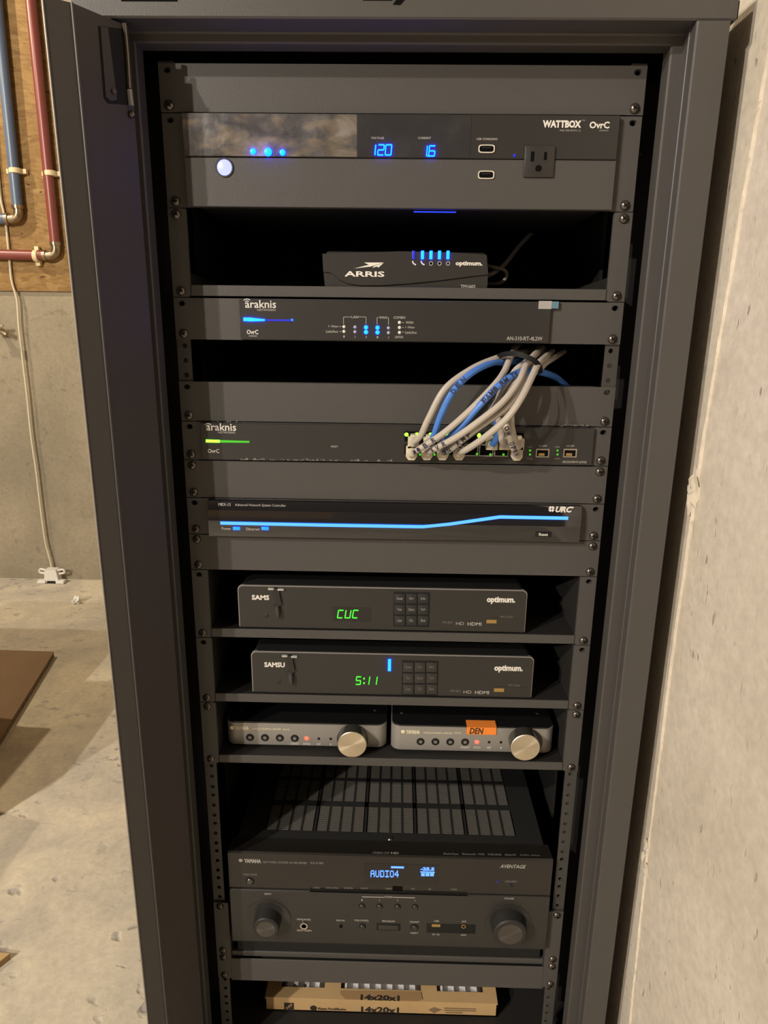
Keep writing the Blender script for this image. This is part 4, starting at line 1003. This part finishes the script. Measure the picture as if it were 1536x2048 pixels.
qz = at(780, 1677, Z=zT); b = B(); b.lathe([(0, .0016), (.003, .0012), (.004, 0)], (qz.x, qz.y, zT), 12, 'z'); obj('case_screw', b, SCREW, t)
Y = -.006
txt('YAMAHA', 505, 1722, 34, 8, Y, GREYP, t, .05); dome(481, 1721, 4, GREYP, t, Y-.0003, 'round_logo', .08, 16)
txt('NATURAL SOUND AV RECEIVER', 570, 1725, 88, 4.5, Y, DIMP, t, .02); txt('RX-A780', 634, 1726, 26, 4.5, Y, DIMP, t, .02)
txt('AVENTAGE', 1026, 1733, 52, 7, Y, GREYP, t, .02, .3)
def bevtxt(s_, px, py, w, h, m):
    """print on the sloping top edge of the front"""
    n = Vector((0, -(zT+.0005-zf-.002), .024)).normalized(); p0 = Vector((0, .020, zT+.0005)); ray = RIGHT*((px-768)/F)+UP*((1024-py)/F)+FWD
    p = CAM+ray*((p0-CAM).dot(n)/ray.dot(n)); up = Vector((0, .024, zT+.0005-zf-.002)).normalized(); rot = Matrix((Vector((1, 0, 0)), -n, up)).transposed()
    sx = mpp(px, py, .008)[0]; txt3(s_, p+n*.0003, w*sx, h, m, t, rot, .03)
for s_, px, py, w, m in (('CINEMA DSP', 762, 1706, 34, DIMP), ('HD', 790, 1706.5, 16, GREYP), ('MusicCast', 902, 1708, 30, DIMP), ('Bluetooth', 938, 1708.5, 27, DIMP), ('WiFi', 962, 1709, 14, DIMP), ('HDMI', 989, 1709.5, 26, DIMP), ('dts:X', 1021, 1710, 24, DIMP), ('dolby vision', 1060, 1711, 40, DIMP)):
    bevtxt(s_, px, py, w, .0046, m)
b = B(); rbox(b, 803, 1748, 150, 40, Y, .0002, 0); obj('display_window', b, GLOSS, t)
b = B()
FONT5 = {'A': '01110100011000111111100011000110001', 'U': '10001100011000110001100011000101110', 'D': '11110100011000110001100011000111110', 'I': '11111001000010000100001000010011111', 'O': '01110100011000110001100011000101110', '4': '00010001100101010010111110001000010'}
cw_ = 58/6
for k, ch in enumerate('AUDIO4'):
    for r_ in range(7):
        for c_ in range(5):
            if FONT5[ch][r_*5+c_] == '1': rbox(b, 741+k*cw_+c_*1.55+1, 1741.5+r_*1.9+k*.1, 1.75, 2.0, Y-.0002, .0004, 0)
obj('display_text', b, VFD, t, 'blue dot matrix text', smooth=False)
b = B(); rbox(b, 795, 1734.5, 26, 3.5, Y-.0002, .0004, 0); obj('display_mark', b, VFD, t)
txt('-25.5', 855, 1738, 28, 7, Y-.0003, VFD, t, .06, name='display_text'); b = B()
for k in range(3): rbox(b, 846+k*9, 1749, 7.5, 6, Y-.0002, .0004, 0)
rbox(b, 855, 1744, 29, 2, Y-.0002, .0004, 0); obj('display_mark', b, VFD, t)
def pushb(px, py, rpx, Y, name='button', m=SATIN):
    c = C(px, py, Y); r = rpx*mpp(px, py, Y)[0]
    b = B(); b.lathe([(r*1.35, .0004), (r*1.35, -.0004), (r*1.15, -.0005)], c, 18); rg = obj('button_surround', b, BLACK, t)
    b = B(); b.lathe([(r, 0), (r, -.0015), (r*.8, -.0022), (0, -.0022)], c, 18); return obj(name, b, m, t)
pushb(500, 1762, 6.5, Y, m=KNOBD); txt('MAIN ZONE', 500, 1749, 28, 3.5, Y, DIMP, t, .02); txt('PURE DIRECT', 1023, 1763, 25, 3.5, Y, DIMP, t, .02); dome(1021, 1771, 4, CHAS, t, Y); dome(995, 1763, 2.5, led('dim_blue', (.02, .02, 1.), .25), t, Y)
for s_, px, w in (('ZONE 2', 633, 14), ('ZONE CONTROL', 665, 26), ('INFO', 697, 18), ('MEMORY', 729, 15), ('PRESET', 778, 14), ('FM', 826, 6), ('AM', 859, 6), ('TUNING', 908, 12)): txt(s_, px, 1775.5+(px-633)*.012, w, 3.5, Y, DIMP, t, .02)
b = B(); q = [C(620, 1781, Y), C(934, 1786, Y)]; b.box(q[0].x, q[1].x, -.0088, -.0080, (q[0].z+q[1].z)/2-.0012, (q[0].z+q[1].z)/2+.0006); obj('door_groove', b, HOLE, t)
b = B(); rbox(b, 795, 1777, 20, 9, Y, .0006, 0, .0002); obj('remote_window', b, HOLE, t)
YL = -.0085
for k, px in enumerate((724, 759, 795, 830)): pushb(px, 1812+k*.6, 5, YL); txt(str(k+1), px, 1800+k*.5, 2.5, 3.5, YL, GREYP, t)
txt('SCENE', 777, 1794, 16, 4, YL, GREYP, t, .02); b = B(); rbox(b, 746, 1794, 44, 1.3, YL, .0003, 0); rbox(b, 808, 1795, 44, 1.3, YL, .0003, 0); obj('printed_lines', b, GREYP, t)
pushb(682, 1852, 2.5, YL, m=HOLE); pushb(725, 1853, 5, YL); pushb(829, 1855, 6, YL)
for s_, px, py, w in (('YPAO MIC', 681, 1841, 18), ('TONE CONTROL', 723, 1841, 29), ('PROGRAM', 777, 1842.5, 25), ('STRAIGHT', 829, 1844, 19), ('DIRECT', 829, 1866, 15), ('USB', 873, 1842, 10), ('5V 1A', 872, 1869, 15), ('AUX', 928, 1843, 10), ('AUDIO', 927, 1870, 11), ('PHONES', 608, 1839, 27), ('SILENT CINEMA', 609, 1861, 30), ('INPUT', 536, 1788, 14), ('VOLUME', 1018, 1797, 20)): txt(s_, px, py, w, 3.6, YL, GREYP, t, .02)
b = B(); rbox(b, 777, 1854, 48, 14, YL, .0004, .001, .0004); bt = obj('rocker_surround', b, BLACK, t)
b = B(); rbox(b, 777, 1854, 40, 9, YL, .0014, 0, .0005); obj('rocker_button', b, SATIN, bt)
c = C(608, 1851, YL); b = B(); b.lathe([(.0056, 0), (.0056, -.0014), (.0034, -.0014), (.0034, .004)], c, 20); hj = obj('headphone_jack', b, STEEL, t)
b = B(); b.lathe([(.0034, -.0002), (0, -.0002)], c, 14); obj('jack_opening', b, HOLE, hj)
b = B(); rbox(b, 902, 1857, 98, 18, YL, .0003, .001, .0002); sk = obj('socket_recess', b, BLACK, t)
b = B(); rbox(b, 872, 1851, 17, 5, YL-.0003, .0003, 0); obj('usb_contacts', b, GOLD, sk)
c = C(927, 1852, YL-.0003); b = B(); b.lathe([(.0030, 0), (.0030, -.0012), (.0018, -.0012), (.0018, 0)], c, 16); obj('aux_jack', b, GOLD, sk)
def bigknob(ring, face, fr, label):
    c = C(*ring[:2], YL); r = ring[2]*mpp(*ring[:2], YL)[0]
    b = B(); b.lathe([(r, .0005), (r, -.0008), (r*.95, -.0010), (r*.66, .0004), (r*.64, .0010)], c, 48); obj('knob_surround', b, STBM, t)
    kf = YL-.017; r2 = fr*mpp(*face, kf)[0]
    c3 = Vector((c.x, kf, c.z))
    b = B(); b.lathe([(r2*.93, 0), (r2, .0015), (r2*1.06, .017)], c3, 48); k_ = obj('knob', b, CHAS, t, label)
    b = B(); b.lathe([(0, -.0003), (r2*.5, -.0002), (r2*.94, .0002)], c3, 48); obj('knob_face', b, KNOBF, k_)
KNOBF = bpy.data.materials.new('brushed_dark_knob'); KNOBF.use_nodes = True
nt = KNOBF.node_tree; pb = nt.nodes['Principled BSDF']; pb.inputs['Base Color'].default_value = (.11, .10, .09, 1); pb.inputs['Metallic'].default_value = .7; pb.inputs['Roughness'].default_value = .38
pb.inputs['Anisotropic'].default_value = .8; tn = nt.nodes.new('ShaderNodeTangent'); tn.direction_type = 'RADIAL'; tn.axis = 'Y'; nt.links.new(tn.outputs[0], pb.inputs['Tangent'])
bigknob((536, 1838, 46), (530, 1861), 26, 'input knob of the pair'); bigknob((1017, 1848, 46), (1020, 1872), 34, 'volume knob of the pair')

# ------------------------------------------------------------------ filter carton on the cabinet floor
by = .046; q0 = at(531, 2022, Y=by); q1 = at(994, 2030, Y=by); zb = CB; zt = at(760, 2002, Y=by).z
x0, x1 = q0.x, q1.x; D = .40
t = empty('filter_carton', ((x0+x1)/2, by+.2, zb), 'flat brown cardboard carton of a pleated air filter at the cabinet bottom', 'carton')
b = B(); b.box(x0, x1, by, by+.002, zb+.0005, zt-.0012); b.box(x0, x1, by+D-.002, by+D, zb+.0005, zt-.0012); b.box(x0, x0+.002, by, by+D, zb+.0005, zt-.0012); b.box(x1-.002, x1, by, by+D, zb+.0005, zt-.0012); b.box(x0, x1, by, by+D, zb+.0005, zb+.003)
obj('tray', b, CARD, t, smooth=False)
wy0, wy1 = by+.060, by+.30
win = [(at(561, 1985, Z=zt).x, at(648, 1985, Z=zt).x), (at(681, 1985, Z=zt).x, at(842, 1985, Z=zt).x), (at(874, 1985, Z=zt).x, at(966, 1985, Z=zt).x)]
wy0 = at(760, 1980, Z=zt).y; wy1 = wy0+.24
b = B(); xs = [x0]+[v for w in win for v in w]+[x1]
b.box(x0, x1, by, wy0, zt-.0012, zt+.0012); b.box(x0, x1, wy1, by+D, zt-.0012, zt+.0012)
for k in range(0, 8, 2): b.box(xs[k], xs[k+1], wy0, wy1, zt-.0012, zt+.0012)
obj('top_flap', b, CARD, t, smooth=False)
q = [at(px, py, Z=zt+.0015) for px, py in ((681, 1990), (690, 1999), (836, 2002.5), (845, 1999), (842, 1984), (681, 1982))]
b = B(); b.prism([(v.x, v.y) for v in q], zt+.0012, zt+.0022, 'z'); obj('tuck_tab', b, CARDF, t)
for xa, xb in win:
    b = B(); n = max(3, round((xb-xa)/.018)); w = (xb-xa)/n; pts = [(xa, zt-.016)]
    for k in range(n): pts += [(xa+w*k+.0005, zt-.010), (xa+w*(k+.5), zt-.0016)]
    pts += [(xb, zt-.010), (xb, zt-.016)]
    b.prism(pts, wy0, wy1, 'y'); obj('pleated_media', b, PLEAT, t, 'white pleated filter media', sharp=20)
txt('14x20x1', 760, 2020, 76, 12.5, by, PRINT, t, .045)
pT = at(760, 1995.5, Z=zt+.0026); txt3('14x20x1', pT, 78*mpp(760, 1996, pT.y)[0], (at(760, 1989.5, Z=zt+.0026)-at(760, 2001, Z=zt+.0026)).length, PRINT, t, Matrix(((1, 0, 0), (0, 0, 1), (0, -1, 0))), .045)
b = B(); rbox(b, 578, 2013, 19, 15, by, .0004, 0); lg = obj('printed_logo', b, PRINT, t)
b = B()
for k in range(3): rbox(b, 574+k*4, 2016-k*3, 3, 5, by-.0004, .0002, 0)
obj('logo_marks', b, CARDF, lg)
c = C(627, 2016, by); b = B(); b.lathe([(.0052, 0), (.0052, -.0004), (0, -.0004)], c, 18); obj('printed_logo', b, PRINT, t)
txt('Rheem PureEffective', 664, 2018, 56, 5, by, PRINT, t, .03)
q = [C(px, py, by) for px, py in ((857, 2019), (868, 2014), (884, 2019), (868, 2026))]; b = B(); b.prism([(v.x, v.z) for v in q], by-.0004, by); obj('printed_mark', b, mat('faded_print', (.22, .15, .08), .9), t)
b = B()
for k in range(3): rbox(b, 920-(12 if k == 2 else 0), 2017+k*4, 64-(30 if k == 2 else 0), 2, by, .0003, 0)
obj('small_print', b, mat('faded_text', (.2, .13, .07), .9), t)

flush_text()
